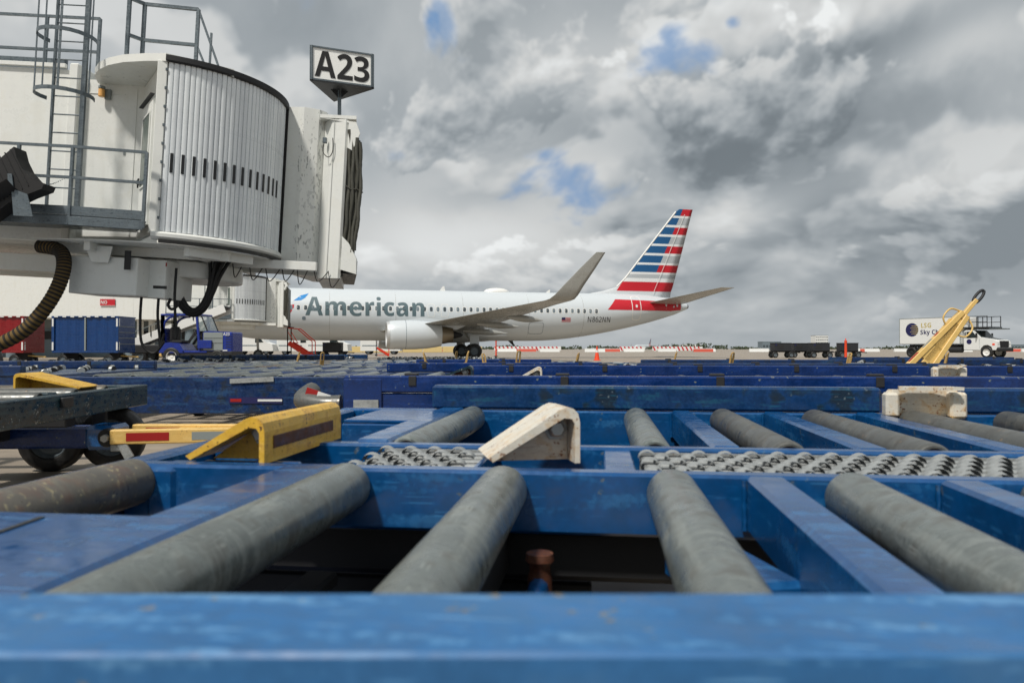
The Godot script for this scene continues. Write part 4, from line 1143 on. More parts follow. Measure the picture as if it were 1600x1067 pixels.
	part(t, "recessed_wall", mb(X).box(Vector3(-0.95, 1.32, 0.47), Vector3(1.16, 2.7, 0.06), 0.0), M.bridge_white)
	part(t, "wall_seam", mb(X).box(Vector3(-0.50, 1.30, 0.507), Vector3(0.022, 2.5, 0.012)), M.bridge_white)
	part(t, "wall_seam", mb(X).box(Vector3(-1.1, 2.44, 0.507), Vector3(0.8, 0.014, 0.010)), M.bridge_white)
	# canopy over the landing
	var cp := PackedVector2Array([Vector2(0.56, 1.75), Vector2(0.22, 1.70), Vector2(-0.17, 1.60), Vector2(-0.50, 1.43), Vector2(-0.78, 1.2), Vector2(-1.0, 0.92), Vector2(-1.15, 0.55), Vector2(-1.15, 0.2), Vector2(0.9, 0.2), Vector2(1.4, 1.2)])
	part(t, "canopy", mb(X).prism(cp, -2.72, -2.60, Transform3D(Basis(Vector3.RIGHT, PI / 2), Vector3.ZERO)), M.bridge_white)
	# tunnel
	var tl := -1.5 - tunnel_len
	part(t, "tunnel", mb(X).box(Vector3((tl - 1.5) / 2, 1.33, -0.85), Vector3(tunnel_len, 2.92, 2.9), 0.02), M.bridge_white)
	part(t, "tunnel_end_frame", mb(X).box(Vector3(-1.49, 1.35, -0.85), Vector3(0.16, 3.05, 3.06), 0.02), M.bridge_white)
	for q in [2.1, 3.35, 4.6, 5.85]: part(t, "panel_seam", mb(X).box(Vector3(-1.5 - q, 1.33, 0.602), Vector3(0.03, 2.88, 0.010), 0.002), M.bridge_white)
	part(t, "roof_edge", mb(X).box(Vector3((tl - 1.6) / 2, 2.83, 0.63), Vector3(tunnel_len - 0.2, 0.07, 0.06), 0.006), M.bridge_white)
	# cab
	part(t, "gap_shade_strip", mb(X).box(Vector3(1.755, 1.25, -0.44), Vector3(0.10, 2.78, 0.10), 0.004), M.black)  # black strip standing in for the shaded gap between drum and cab
	var ca := PackedVector2Array([Vector2(1.805, 0.40), Vector2(2.10, 0.36), Vector2(2.34, 0.46), Vector2(2.44, 0.62), Vector2(2.44, 0.9), Vector2(1.805, 3.0)])
	part(t, "cab_side", mb(X).prism(ca, -0.17, 2.66, Transform3D(Basis(Vector3.RIGHT, -PI / 2), Vector3.ZERO)), M.bridge_white)
	part(t, "cab_corner", mb(X).prism(PackedVector2Array([Vector2(2.02, 0.3665), Vector2(2.10, 0.354), Vector2(2.347, 0.456), Vector2(2.446, 0.615), Vector2(2.38, 0.65)]), -0.165, 2.655, Transform3D(Basis(Vector3.RIGHT, -PI / 2), Vector3.ZERO)), M.bridge_peeled).set_meta("label", "cab corner panel with paint peeling to bare metal")
	var cf := PackedVector2Array([Vector2(2.44, 0.56), Vector2(2.62, 0.34), Vector2(2.88, 0.30), Vector2(2.92, 0.34), Vector2(2.36, 3.1), Vector2(1.9, 3.1)])
	part(t, "cab_front", mb(X).prism(cf, -0.42, 2.46, Transform3D(Basis(Vector3.RIGHT, -PI / 2), Vector3.ZERO)), M.bridge_white)
	part(t, "cab_seam", mb(X).box(Vector3(2.66, 1.0, -0.325), Vector3(0.02, 2.8, 0.02), 0.002), M.bridge_white)
	part(t, "cab_roof", mb(X).prism(PackedVector2Array([Vector2(2.40, 2.47), Vector2(3.06, 2.42), Vector2(3.14, 2.22), Vector2(3.02, 1.90), Vector2(2.925, 1.95), Vector2(2.925, 2.40)]), -0.345, -0.31), M.bridge_white)
	part(t, "cab_roof", mb(X).prism(PackedVector2Array([Vector2(2.40, 0.31), Vector2(3.06, 0.31), Vector2(2.5, 3.1), Vector2(1.9, 3.1)]), 2.47, 2.53, Transform3D(Basis(Vector3.RIGHT, -PI / 2), Vector3.ZERO)), M.bridge_white)
	part(t, "bumper_panel", mb(X).prism(PackedVector2Array([Vector2(2.925, 0.34), Vector2(3.05, 0.22), Vector2(3.20, -0.05), Vector2(3.21, -0.33), Vector2(2.925, -0.26)]), -0.36, -0.28), M.bridge_white)
	part(t, "bumper", mb(X).prism(PackedVector2Array([Vector2(2.95, 0.40), Vector2(3.20, 0.40), Vector2(2.6, 3.0), Vector2(2.3, 3.0)]), -0.32, -0.08, Transform3D(Basis(Vector3.RIGHT, -PI / 2), Vector3.ZERO)), M.rubber)
	# bellows of folded canvas
	for k in 7:
		var f := k / 6.0
		var x0 := 2.94 + f * 0.21
		var tilt := sin(k * 1.7) * 0.01
		var bl := mb(X)
		var pts := []
		for j in 15:
			var g := j / 14.0
			var bulge := 0.05 * sin(PI * g) + 0.012 * sin(g * 19.0 + k * 2.1)
			pts.append(Vector3(x0 + bulge + tilt, 2.28 - f * 0.22 - g * (2.30 - f * 0.34), -0.33 - 0.035 * (k % 2) - 0.02 * sin(g * 7.0 + k)))
		bl.tube(PackedVector3Array(pts), 0.034, 8)
		part(t, "bellows_fold", bl, M.canvas)
	part(t, "bellows_backing", mb(X).prism(PackedVector2Array([Vector2(2.90, 0.38), Vector2(3.14, 0.40), Vector2(2.56, 3.0), Vector2(2.3, 3.0)]), -0.1, 2.1, Transform3D(Basis(Vector3.RIGHT, -PI / 2), Vector3.ZERO)), M.canvas)
	part(t, "bellows_strap", mb(X).tube(PackedVector3Array([Vector3(2.93, 1.26, -0.29), Vector3(3.03, 1.20, -0.285), Vector3(3.13, 1.21, -0.30), Vector3(3.24, 1.16, -0.36)]), 0.012, 6), M.canvas)
	part(t, "cab_underside", mb(X).prism(PackedVector2Array([Vector2(1.7, 0.5), Vector2(2.42, 0.66), Vector2(2.88, 0.45), Vector2(2.35, 3.0), Vector2(1.7, 3.0)]), -0.30, -0.27, Transform3D(Basis(Vector3.RIGHT, -PI / 2), Vector3.ZERO)), M.bridge_white)
	# drive column, out on the tunnel
	for z in [-0.1, -1.6]:
		part(t, "lift_column", mb().box(Vector3(-4.6 if near else -6.0, 1.65, z), Vector3(0.30, 2.1, 0.30), 0.02), M.bridge_white)
		wheel(t, Vector3(-4.6 if near else -6.0, 0.48, z), 0.48, 0.34, PI / 2)
	part(t, "wheel_carriage", mb().box(Vector3(-4.6 if near else -6.0, 0.62, -0.85), Vector3(0.34, 0.24, 1.1), 0.02), M.bridge_white)
	# landing: grated floor, toe boards, railings
	var lp := [Vector3(-3.4, 0, 2.05), Vector3(-0.60, 0, 2.05), Vector3(0.44, 0, 1.92)]
	part(t, "landing_floor", mb(X).prism(PackedVector2Array([Vector2(-3.4, -2.04), Vector2(-0.60, -2.04), Vector2(0.44, -1.91), Vector2(0.40, -1.75), Vector2(-0.36, -0.55), Vector2(-3.4, -0.62)]), 0.10, 0.125, Transform3D(Basis(Vector3.RIGHT, -PI / 2), Vector3.ZERO)), M.grey_steel)
	for i in 2:
		part(t, "toe_board", mb(X).bar(lp[i] + Vector3(0, 0.19, 0), lp[i + 1] + Vector3(0, 0.19, 0), 0.012, 0.13), M.grey_steel)
		part(t, "landing_beam", mb(X).bar(lp[i] + Vector3(0, 0.035, 0), lp[i + 1] + Vector3(0, 0.035, 0), 0.05, 0.13, 0.004), M.grey_steel)
	railing(t, [lp[0], Vector3(-1.40, 0, 2.05), lp[1], lp[2]], 1.14, [0.68], 0.021, X)
	# caged ladder
	var lx0 := -1.37
	var lx1 := -0.89
	var lz := 1.38
	part(t, "ladder_rail", mb(X).box(Vector3(lx0, 2.2, lz), Vector3(0.03, 4.1, 0.05)), M.grey_steel)
	part(t, "ladder_rail", mb(X).box(Vector3(lx1, 2.2, lz), Vector3(0.07, 4.1, 0.05)), M.grey_steel)
	for k in 14:
		part(t, "ladder_rung", mb(X).cyl(Vector3(lx0, 0.35 + k * 0.29, lz), Vector3(lx1, 0.35 + k * 0.29, lz), 0.012, 8), M.grey_steel)
	for y in [2.07, 2.98, 3.85]:
		var hp := []
		for k in 15:
			var a := PI * 1.28 * k / 14.0 - 0.45
			hp.append(Vector3((lx0 + lx1) / 2 + cos(a) * 0.42, y, lz + 0.10 + sin(a) * 0.40))
		var hb := mb(X)
		for k in 14: hb.bar(hp[k], hp[k + 1], 0.012, 0.06)
		part(t, "cage_hoop", hb, M.grey_steel)
	for k in [2, 6, 8, 11]:
		var a: float = PI * 1.28 * k / 14.0 - 0.45
		var c := Vector3((lx0 + lx1) / 2 + cos(a) * 0.41, 0, lz + 0.10 + sin(a) * 0.39)
		part(t, "cage_bar", mb(X).box(c + Vector3(0, 3.1, 0), Vector3(0.035 if k == 6 else 0.02, 2.1, 0.012)), M.grey_steel)
	# roof railings
	railing(t, [Vector3(tl + 1.0, 2.86, 0.5), Vector3(-4.4, 2.86, 0.5), Vector3(-2.1, 2.86, 0.5), Vector3(-1.2, 2.86, 0.5)], 0.85, [0.28], 0.022, X)
	railing(t, [Vector3(-0.45, 2.72, 1.0), Vector3(-0.30, 2.72, 0.8), Vector3(0.55, 2.72, 0.7)], 1.15, [0.55], 0.026, X)
	part(t, "roof_rail_brace", mb(X).bar(Vector3(0.55, 3.87, 0.7), Vector3(1.02, 2.76, 0.75), 0.03, 0.03).bar(Vector3(0.55, 3.27, 0.7), Vector3(0.80, 2.76, 0.72), 0.03, 0.03), M.grey_steel)
	part(t, "rail_post", mb(X).box(Vector3(0.80, 3.1, 0.73), Vector3(0.03, 0.75, 0.03)), M.grey_steel)
	part(t, "roof_unit", mb(X).box(Vector3(-0.55, 2.95, -0.2), Vector3(0.7, 0.42, 0.6), 0.02), M.bridge_white)
	part(t, "roof_panel", mb(X).box(Vector3((tl - 1.7) / 2, 2.98, 0.2), Vector3(tunnel_len - 0.6, 0.24, 0.05), 0.01), M.grey_steel)
	if not near: return t
	# wall lamp
	var lm := part(t, "wall_lamp", mb(X).box(Vector3(-0.98, 2.42, 0.53), Vector3(0.10, 0.17, 0.05), 0.008).cyl(Vector3(-1.05, 2.49, 0.60), Vector3(-1.05, 2.53, 0.60), 0.055, 14), M.grey_panel)
	part(lm, "amber_glass", mb(X).cyl(Vector3(-1.05, 2.35, 0.60), Vector3(-1.05, 2.485, 0.60), 0.05, 14, 0.012), M.amber)
	part(t, "wall_plate", mb(X).box(Vector3(-0.66, 1.45, 0.508), Vector3(0.035, 0.07, 0.012), 0.003), M.grey_panel)
	# gate sign bracket and cable on the cab front
	part(t, "junction_box", mb(X).box(Vector3(2.50, 2.07, -0.36), Vector3(0.07, 0.10, 0.07), 0.006), M.grey_steel)
	part(t, "sign_cable", mb(X).tube(curve([Vector3(2.50, 2.02, -0.31), Vector3(2.50, 1.84, -0.27), Vector3(2.60, 1.75, -0.27), Vector3(2.67, 1.86, -0.28), Vector3(2.66, 2.1, -0.28)], 5), 0.008, 6), M.cable)
	# cabin air hose cradle: black corrugated half pipe with its bracket
	var cr := mb(X)
	var rr := []
	for i in 25:
		var f := i / 24.0
		var c := Vector3(-2.0 + f * 0.62, 0.30 + f * 0.42, 2.32)
		var rad := 0.40 + (0.012 if i % 2 == 0 else -0.012)
		var row := PackedVector3Array()
		for k in 13:
			var a := -0.15 + 2.7 * k / 12.0 + PI * 0.75
			row.append(c + Vector3(0.56, -0.83, 0).normalized() * cos(a) * rad * -1.0 + Vector3(0, 0, 1) * sin(a) * rad * 0.55)
		rr.append(row)
	cr.grid(rr)
	part(t, "hose_cradle", cr, M.black)
	part(t, "hose_cradle", mb(X).prism(PackedVector2Array([Vector2(-2.2, 0.5), Vector2(-1.52, 0.78), Vector2(-1.27, 1.02), Vector2(-1.22, 0.86), Vector2(-1.13, 0.70), Vector2(-1.0, 0.57), Vector2(-0.80, 0.51), Vector2(-0.83, 0.43), Vector2(-1.06, 0.33), Vector2(-1.3, 0.2), Vector2(-1.6, -0.05), Vector2(-2.2, -0.2)]), 2.08, 2.36), M.black)
	for k in 9:
		var c := Vector3(-1.32 - k * 0.075, 0.98 - k * 0.052 - (0.02 if k > 2 else 0.0), 2.36)
		part(t, "cradle_rib", mb(X).bar(c, c + Vector3(0.30 - k * 0.012, -0.52, 0), 0.016, 0.022, 0.004, Vector3.BACK), M.rubber)
	part(t, "cradle_bracket", mb(X).prism(PackedVector2Array([Vector2(-1.32, 0.62), Vector2(-1.26, 0.62), Vector2(-1.22, 0.40), Vector2(-1.02, 0.34), Vector2(-0.92, 0.02), Vector2(-1.20, 0.02), Vector2(-1.25, 0.38), Vector2(-1.30, 0.40)]), 2.37, 2.385), M.grey_steel)
	var ch := curve([Vector3(-0.80, 0.50, 2.3), Vector3(-0.70, 0.55, 2.25), Vector3(-0.58, 0.72, 2.07)], 9)
	for i in ch.size() - 1:
		var m := (ch[i] + ch[i + 1]) / 2
		part(t, "chain_link", mb(X).box(m, Vector3(0.020, 0.008, 0.012), 0.002, Basis(Vector3.BACK, 0.6 + i)), M.grey_steel)
	# air hose, banded
	var hz := curve([Vector3(-1.55, -0.28, 1.2), Vector3(-1.18, -0.34, 1.3), Vector3(-1.04, -0.55, 1.38), Vector3(-1.08, -0.90, 1.42), Vector3(-1.24, -1.30, 1.5), Vector3(-1.55, -1.68, 1.55), Vector3(-2.1, -1.98, 1.6), Vector3(-2.9, -2.2, 1.65)], 14)
	var hose := part(t, "air_hose", mb(X).tube(hz, 0.10, 16, 0.006), M.hose_tan)
	for i in range(1, hz.size() - 1, 2):
		var d := (hz[i + 1] - hz[i - 1]).normalized()
		part(hose, "hose_band", mb(X).cyl(hz[i] - d * 0.016, hz[i] + d * 0.016, 0.109, 16), M.hose_band)
	# power converter box hung under the cab
	var pb := part(t, "power_unit", mb(X).box(Vector3(-0.42, -0.70, 0.92), Vector3(1.20, 0.60, 0.72), 0.012, ry(-0.16)), M.bridge_white)
	part(pb, "side_cover", mb(X).box(Vector3(0.33, -0.70, 0.72), Vector3(0.36, 0.62, 0.76), 0.012, ry(-0.16)), M.bridge_white)
	part(pb, "vent_grille", mb(X).box(Vector3(0.36, -0.83, 1.105), Vector3(0.24, 0.05, 0.012), 0.002, ry(-0.16)), M.slot_dark)
	part(pb, "warning_label", mb(X).box(Vector3(0.38, -0.46, 1.107), Vector3(0.16, 0.06, 0.006), 0, ry(-0.16)), M.reflector_red)
	for q in [[-0.75, -0.62], [-0.35, -0.62], [-0.75, -0.67], [-0.35, -0.67], [-0.8, -0.97], [-0.4, -0.97], [-0.1, -0.97]]:
		part(pb, "screw", mb(X).box(Vector3(q[0], q[1], 1.29 + q[0] * 0.16 + 0.052), Vector3(0.018, 0.018, 0.01), 0.003), M.dark_steel)
	part(t, "hanger_bracket", mb(X).prism(PackedVector2Array([Vector2(-0.75, -0.24), Vector2(-0.30, -0.24), Vector2(-0.36, -0.50), Vector2(-0.62, -0.50)]), 1.34, 1.36), M.bridge_white)
	part(t, "hanger_bracket", mb(X).box(Vector3(-0.02, -0.45, 1.42), Vector3(0.10, 0.30, 0.02), 0.004), M.dark_steel)
	# cable bundles slung below
	for k in 9:
		var oa := TAU * k / 8.0
		var ox := 0.0 if k == 8 else cos(oa) * 0.052
		var oz := 0.0 if k == 8 else sin(oa) * 0.052
		var cb := curve([Vector3(0.28 + ox * 1.6, -0.22, 0.66 + oz), Vector3(0.34 + ox, -0.62, 0.62 + oz), Vector3(0.45 + ox, -0.96 + ox * 0.4, 0.60 + oz), Vector3(0.58 + ox * 0.6, -1.15 + ox * 0.8, 0.58 + oz), Vector3(0.72, -1.19 + ox, 0.57 + oz), Vector3(0.85 - ox * 0.6, -1.08 + ox * 0.8, 0.55 + oz), Vector3(0.95 - ox, -0.82, 0.53 + oz), Vector3(1.0 - ox * 1.5, -0.55, 0.5 + oz * 2.0), Vector3(1.06 - ox * 4.0, -0.2, 0.46 + oz * 3.0)], 5)
		part(t, "slung_cable", mb(X).tube(cb, 0.030, 8), M.cable)
	for k in 7:
		var x0 := 1.15 + k * 0.26 + 0.05 * sin(k * 3.1)
		var w := 0.10 + 0.07 * absf(sin(k * 2.3))
		var dp := 0.10 + 0.13 * absf(sin(k * 1.7 + 0.6))
		part(t, "loose_cable", mb(X).tube(curve([Vector3(x0, -0.30, 0.15 - k * 0.08), Vector3(x0 + w * 0.5, -0.36 - dp, 0.14 - k * 0.08), Vector3(x0 + w * 1.6, -0.30, 0.12 - k * 0.08)], 7), 0.009, 6), M.cable)
	for q in [[0.02, -0.95, -1.75, 0.20], [0.30, -0.95, -1.62, 0.02], [0.56, -0.5, -1.50, 0.0]]:
		part(t, "hanging_cable", mb(X).tube(curve([Vector3(q[0], q[1], 1.0), Vector3(q[0] + 0.01, (q[1] + q[2]) / 2, 1.02), Vector3(q[0] + 0.06, q[2], 1.02), Vector3(q[0] + 0.06 + q[3], q[2] - 0.15, 1.02), Vector3(q[0] + 0.10 + q[3] * 1.6, q[2] + 0.05, 1.02)], 7), 0.022, 7), M.cable)
	part(t, "hook", mb(X).tube(curve([Vector3(0.50, -1.0, 1.0), Vector3(0.46, -1.10, 1.0), Vector3(0.52, -1.17, 1.0), Vector3(0.60, -1.12, 1.0), Vector3(0.60, -1.02, 1.0)], 5), 0.024, 7), M.cable)
	return t
func core_rows(a0: float, a1: float) -> Array:
	var rows := []
	for y in [0.0, 2.6]:
		var r := PackedVector3Array()
		for k in 25: r.append(arc(lerpf(a0, a1, k / 24.0), BR - 0.05, y))
		rows.append(r)
	return rows
func pan_poly() -> PackedVector2Array:
	var p := PackedVector2Array()
	for k in 17:
		var a := lerpf(-0.25, 2.3, k / 16.0)
		p.append(Vector2(sin(a) * (BR + 0.02), -cos(a) * (BR + 0.02)))
	p.append(Vector2(1.0, 2.0)); p.append(Vector2(-1.5, 2.0)); p.append(Vector2(-1.5, -1.5))
	return p
func ring_sector(X: Transform3D, a0: float, a1: float, prof: Array) -> MB:
	var b := mb(X)
	var n := 36
	for i in prof.size():
		var p: Vector2 = prof[i]
		var q: Vector2 = prof[(i + 1) % prof.size()]
		var rows := [PackedVector3Array(), PackedVector3Array()]
		for k in n + 1:
			var a := lerpf(a0, a1, float(k) / n)
			rows[0].append(arc(a, p.x, p.y)); rows[1].append(arc(a, q.x, q.y))
		b.grid(rows, false, true)
	for a in [a0, a1]:
		var c := Vector3.ZERO
		for p in prof: c += arc(a, p.x, p.y)
		c /= prof.size()
		for i in prof.size():
			b.trio(c, arc(a, prof[i].x, prof[i].y), arc(a, prof[(i + 1) % prof.size()].x, prof[(i + 1) % prof.size()].y), Vector3(-cos(a), 0, sin(a)) * (1.0 if a == a0 else -1.0))
	return b
# three sided gate sign on a post
func gate_sign(at: Vector3, turn: float) -> void:
	var t := thing("gate_sign", "three sided white gate sign with black figures on a post", "sign", at, turn)
	var S := 1.17
	var H := 0.62
	var in_r := S / (2 * sqrt(3.0))
	part(t, "post", mb().cyl(Vector3(0, -1.25, 0), Vector3(0, 0, 0), 0.035, 12).box(Vector3(0, -1.2, 0.06), Vector3(0.13, 0.24, 0.12), 0.006), M.grey_steel)
	var tri := PackedVector2Array([Vector2(S / 2, -in_r), Vector2(-S / 2, -in_r), Vector2(0, 2 * in_r)])
	part(t, "sign_base", mb().prism(tri, -0.03, 0.0, Transform3D(Basis(Vector3.RIGHT, -PI / 2), Vector3.ZERO)), M.dark_steel)
	part(t, "gusset", mb().prism(PackedVector2Array([Vector2(-0.16, -0.03), Vector2(0.16, -0.03), Vector2(0.03, -0.17), Vector2(-0.03, -0.17)]), -0.012, 0.012).prism(PackedVector2Array([Vector2(-0.16, -0.03), Vector2(0.16, -0.03), Vector2(0.03, -0.17), Vector2(-0.03, -0.17)]), -0.012, 0.012, T(Vector3.ZERO, ry(PI / 2))), M.dark_steel)
	for k in 3:
		var X := T(Vector3.ZERO, ry(TAU * k / 3.0))
		var f := part(t, "sign_face", mb(X).box(Vector3(0, H / 2, in_r - 0.03), Vector3(S - 0.09, H - 0.02, 0.03)), M.sign_white)
		part(f, "frame", mb(X).box(Vector3(0, H - 0.015, in_r - 0.022), Vector3(S - 0.02, 0.03, 0.05)).box(Vector3(0, 0.015, in_r - 0.022), Vector3(S - 0.02, 0.03, 0.05)).box(Vector3(-S / 2 + 0.03, H / 2, in_r - 0.021), Vector3(0.045, H, 0.05)).box(Vector3(S / 2 - 0.03, H / 2, in_r - 0.021), Vector3(0.045, H, 0.05)), M.grey_steel)
		var tm := text_mesh("A23", 0.42, 0.008)
		var ab := tm.get_aabb()
		var sc := Vector3(0.99 / ab.size.x, 0.47 / ab.size.y, 1)
		inst(f, "lettering", tm, M.letter_black, X * Transform3D(Basis.from_scale(sc), Vector3(0, H / 2, in_r - 0.011) - Vector3((ab.position.x + ab.size.x / 2) * sc.x, (ab.position.y + ab.size.y / 2) * sc.y, 0)))
# ---------- vehicles and equipment ----------
func baggage_cart(at: Vector3, m: Material, label: String, called := "baggage_cart") -> Node3D:
	var t := thing(called, label, "baggage cart", at, 0.0, "covered baggage carts in a train")
	var W := 2.95
	var D := 1.5
	part(t, "floor", mb().box(Vector3(0, 0.60, 0), Vector3(W, 0.10, D), 0.01), m)
	part(t, "roof", mb().box(Vector3(0, 2.16, 0), Vector3(W + 0.04, 0.05, D + 0.04), 0.01), m)
	for k in 8: part(t, "roof_reflector", mb().box(Vector3(-W / 2 + 0.2 + k * 0.36, 2.155, D / 2 + 0.024), Vector3(0.16, 0.05, 0.006)), M.reflector_white)
	for s in [-1, 1]:
		part(t, "end_panel", mb().box(Vector3(s * (W / 2 - 0.03), 1.39, 0), Vector3(0.05, 1.50, D - 0.02), 0.006), m)
		for k in 4: part(t, "end_rib", mb().box(Vector3(s * (W / 2), 0.95 + k * 0.26, 0), Vector3(0.03, 0.025, D - 0.1)), M.grey_panel if m != M.cart_red else M.cart_red)
		part(t, "corner_post", mb().box(Vector3(s * (W / 2 - 0.05), 1.39, D / 2 - 0.02), Vector3(0.12, 1.5, 0.07), 0.008), m)
		for y in [0.85, 1.9]: part(t, "post_reflector", mb().box(Vector3(s * (W / 2 - 0.05), y, D / 2 + 0.019), Vector3(0.07, 0.36, 0.006)), M.reflector_white)
		for y in [0.85, 1.9]: part(t, "post_reflector", mb().box(Vector3(s * (W / 2 + 0.002), y, D / 2 - 0.09), Vector3(0.008, 0.36, 0.07)), M.reflector_white)
	for k in 2:
		var c := mb()
		var rows := []
		for i in 2:
			var r := PackedVector3Array()
			for j in 40:
				var x := -W / 2 + 0.12 + k * (W / 2 - 0.06) + (W / 2 - 0.16) * j / 39.0
				r.append(Vector3(x, 0.66 if i == 0 else 2.12, D / 2 - 0.05 + 0.010 * sin(j * 0.53 + k * 2.0) + 0.004 * sin(j * 1.7 + k)))
			rows.append(r)
		part(t, "side_curtain", c.grid(rows, false, true), m)
	part(t, "middle_post", mb().box(Vector3(0.0, 1.39, D / 2 - 0.02), Vector3(0.07, 1.5, 0.05), 0.006), M.grey_panel)
	part(t, "rear_wall", mb().box(Vector3(0, 1.39, -D / 2 + 0.04), Vector3(W - 0.1, 1.5, 0.04)), m)
	for x in [-1.05, 1.0]:
		part(t, "axle", mb().box(Vector3(x, 0.38, 0), Vector3(0.12, 0.34, 1.0), 0.01), M.dark_steel)
		for z in [-0.62, 0.62]: wheel(t, Vector3(x, 0.24, z), 0.24, 0.15, PI / 2)
	part(t, "tow_bar", mb().bar(Vector3(1.2, 0.42, 0), Vector3(2.0, 0.36, 0), 0.08, 0.06, 0.01), M.pale_yellow)
	return t
func tug(at: Vector3) -> void:
	var t := thing("baggage_tug", "blue baggage tug with open cab and grey engine cover", "tug", at, 0.0)
	part(t, "chassis", mb().box(Vector3(0, 0.52, 0), Vector3(3.1, 0.22, 1.3), 0.03), M.dark_steel)
	part(t, "rear_deck", mb().prism(PackedVector2Array([Vector2(-1.62, 0.55), Vector2(-1.62, 0.95), Vector2(-1.2, 1.02), Vector2(-0.75, 0.98), Vector2(-0.55, 0.7), Vector2(-0.5, 0.55)]), -0.68, 0.68), M.tug_blue)
	part(t, "step", mb().box(Vector3(-0.05, 0.60, 0), Vector3(1.1, 0.10, 1.36), 0.02), M.tug_blue)
	var h := part(t, "hood", mb().prism(PackedVector2Array([Vector2(0.30, 0.62), Vector2(0.30, 1.46), Vector2(0.42, 1.53), Vector2(1.20, 1.50), Vector2(1.20, 0.62)]), -0.62, 0.62), M.tug_blue)
	part(h, "engine_side_panel", mb().box(Vector3(0.76, 1.06, 0.625), Vector3(0.86, 0.80, 0.03), 0.008), M.grey_panel)
	part(h, "panel_groove", mb().box(Vector3(0.76, 1.20, 0.643), Vector3(0.82, 0.02, 0.006)), M.dark_steel)
	part(h, "panel_groove", mb().box(Vector3(0.76, 0.98, 0.643), Vector3(0.82, 0.02, 0.006)), M.dark_steel)
	var g := part(t, "radiator_shell", mb().box(Vector3(1.40, 1.02, 0), Vector3(0.44, 0.92, 1.30), 0.05), M.tug_blue)
	for k in 5: part(g, "louvre", mb().box(Vector3(1.46, 0.80 + k * 0.12, 0.655), Vector3(0.24, 0.03, 0.012)), M.dark_steel)
	var tm := text_mesh("A23", 0.12, 0.004)
	inst(g, "fleet_number", tm, M.reflector_white, T(Vector3(1.36, 1.38, 0.653)))
	part(t, "tool_box", mb().box(Vector3(0.42, 0.93, 0.70), Vector3(0.62, 0.36, 0.12), 0.015), M.tug_blue)
	part(t, "front_bumper", mb().box(Vector3(1.52, 0.50, 0), Vector3(0.22, 0.26, 1.34), 0.03), M.dark_steel)
	part(t, "corner_reflector", mb().box(Vector3(1.30, 0.66, 0.657), Vector3(0.20, 0.05, 0.008)), M.reflector_white)
	part(t, "cab_roof", mb().box(Vector3(-0.68, 2.24, 0), Vector3(1.80, 0.09, 1.34), 0.03), M.tug_blue)
	for z in [-0.6, 0.6]:
		part(t, "cab_pillar", mb().bar(Vector3(-1.50, 0.95, z), Vector3(-1.50, 2.22, z), 0.14, 0.14, 0.02), M.tug_blue)
		part(t, "cab_pillar", mb().bar(Vector3(0.16, 0.62, z), Vector3(0.02, 2.22, z), 0.12, 0.10, 0.02), M.tug_blue)
		part(t, "pillar_brace", mb().tube(curve([Vector3(-1.46, 1.62, z), Vector3(-1.38, 1.95, z), Vector3(-1.1, 2.16, z), Vector3(-0.8, 2.2, z)], 5), 0.05, 8), M.tug_blue)
		part(t, "windscreen_post", mb().bar(Vector3(0.50, 1.50, z), Vector3(0.22, 2.20, z), 0.05, 0.05, 0.01), M.dark_steel)
		part(t, "side_pane", mb().prism(PackedVector2Array([Vector2(0.16, 1.52), Vector2(0.48, 1.52), Vector2(0.22, 2.18), Vector2(0.05, 2.18)]), z - 0.005, z + 0.005), M.pane)
	part(t, "windscreen", mb().bar(Vector3(0.36, 1.85, -0.58), Vector3(0.36, 1.85, 0.58), 0.008, 0.72, 0, Vector3(-0.37, 0.93, 0)), M.pane)
	part(t, "rear_panel", mb().box(Vector3(-1.46, 1.30, 0), Vector3(0.05, 0.7, 1.1), 0.01), M.tug_blue)
	part(t, "seat", mb().box(Vector3(-0.95, 1.05, 0), Vector3(0.5, 0.12, 0.9), 0.03).box(Vector3(-1.2, 1.38, 0), Vector3(0.12, 0.6, 0.9), 0.04), M.black)
	var ring := PackedVector3Array()
	for k in 17:
		var a := TAU * k / 16
		ring.append(Vector3(-0.22 - 0.1 * sin(a), 1.42 + 0.17 * sin(a), 0.1 + 0.2 * cos(a)))
	part(t, "steering_wheel", mb().tube(ring, 0.018, 6), M.black)
	part(t, "steering_column", mb().bar(Vector3(-0.22, 1.42, 0.1), Vector3(0.25, 1.15, 0.1), 0.05, 0.05), M.black)
	for z in [-0.58, 0.58]:
		wheel(t, Vector3(-1.08, 0.40, z), 0.40, 0.28, PI / 2, M.white)
		wheel(t, Vector3(0.95, 0.34, z), 0.34, 0.24, PI / 2, M.grey_panel)
	part(t, "hitch", mb().box(Vector3(-1.75, 0.45, 0), Vector3(0.3, 0.14, 0.2), 0.02), M.pale_yellow)
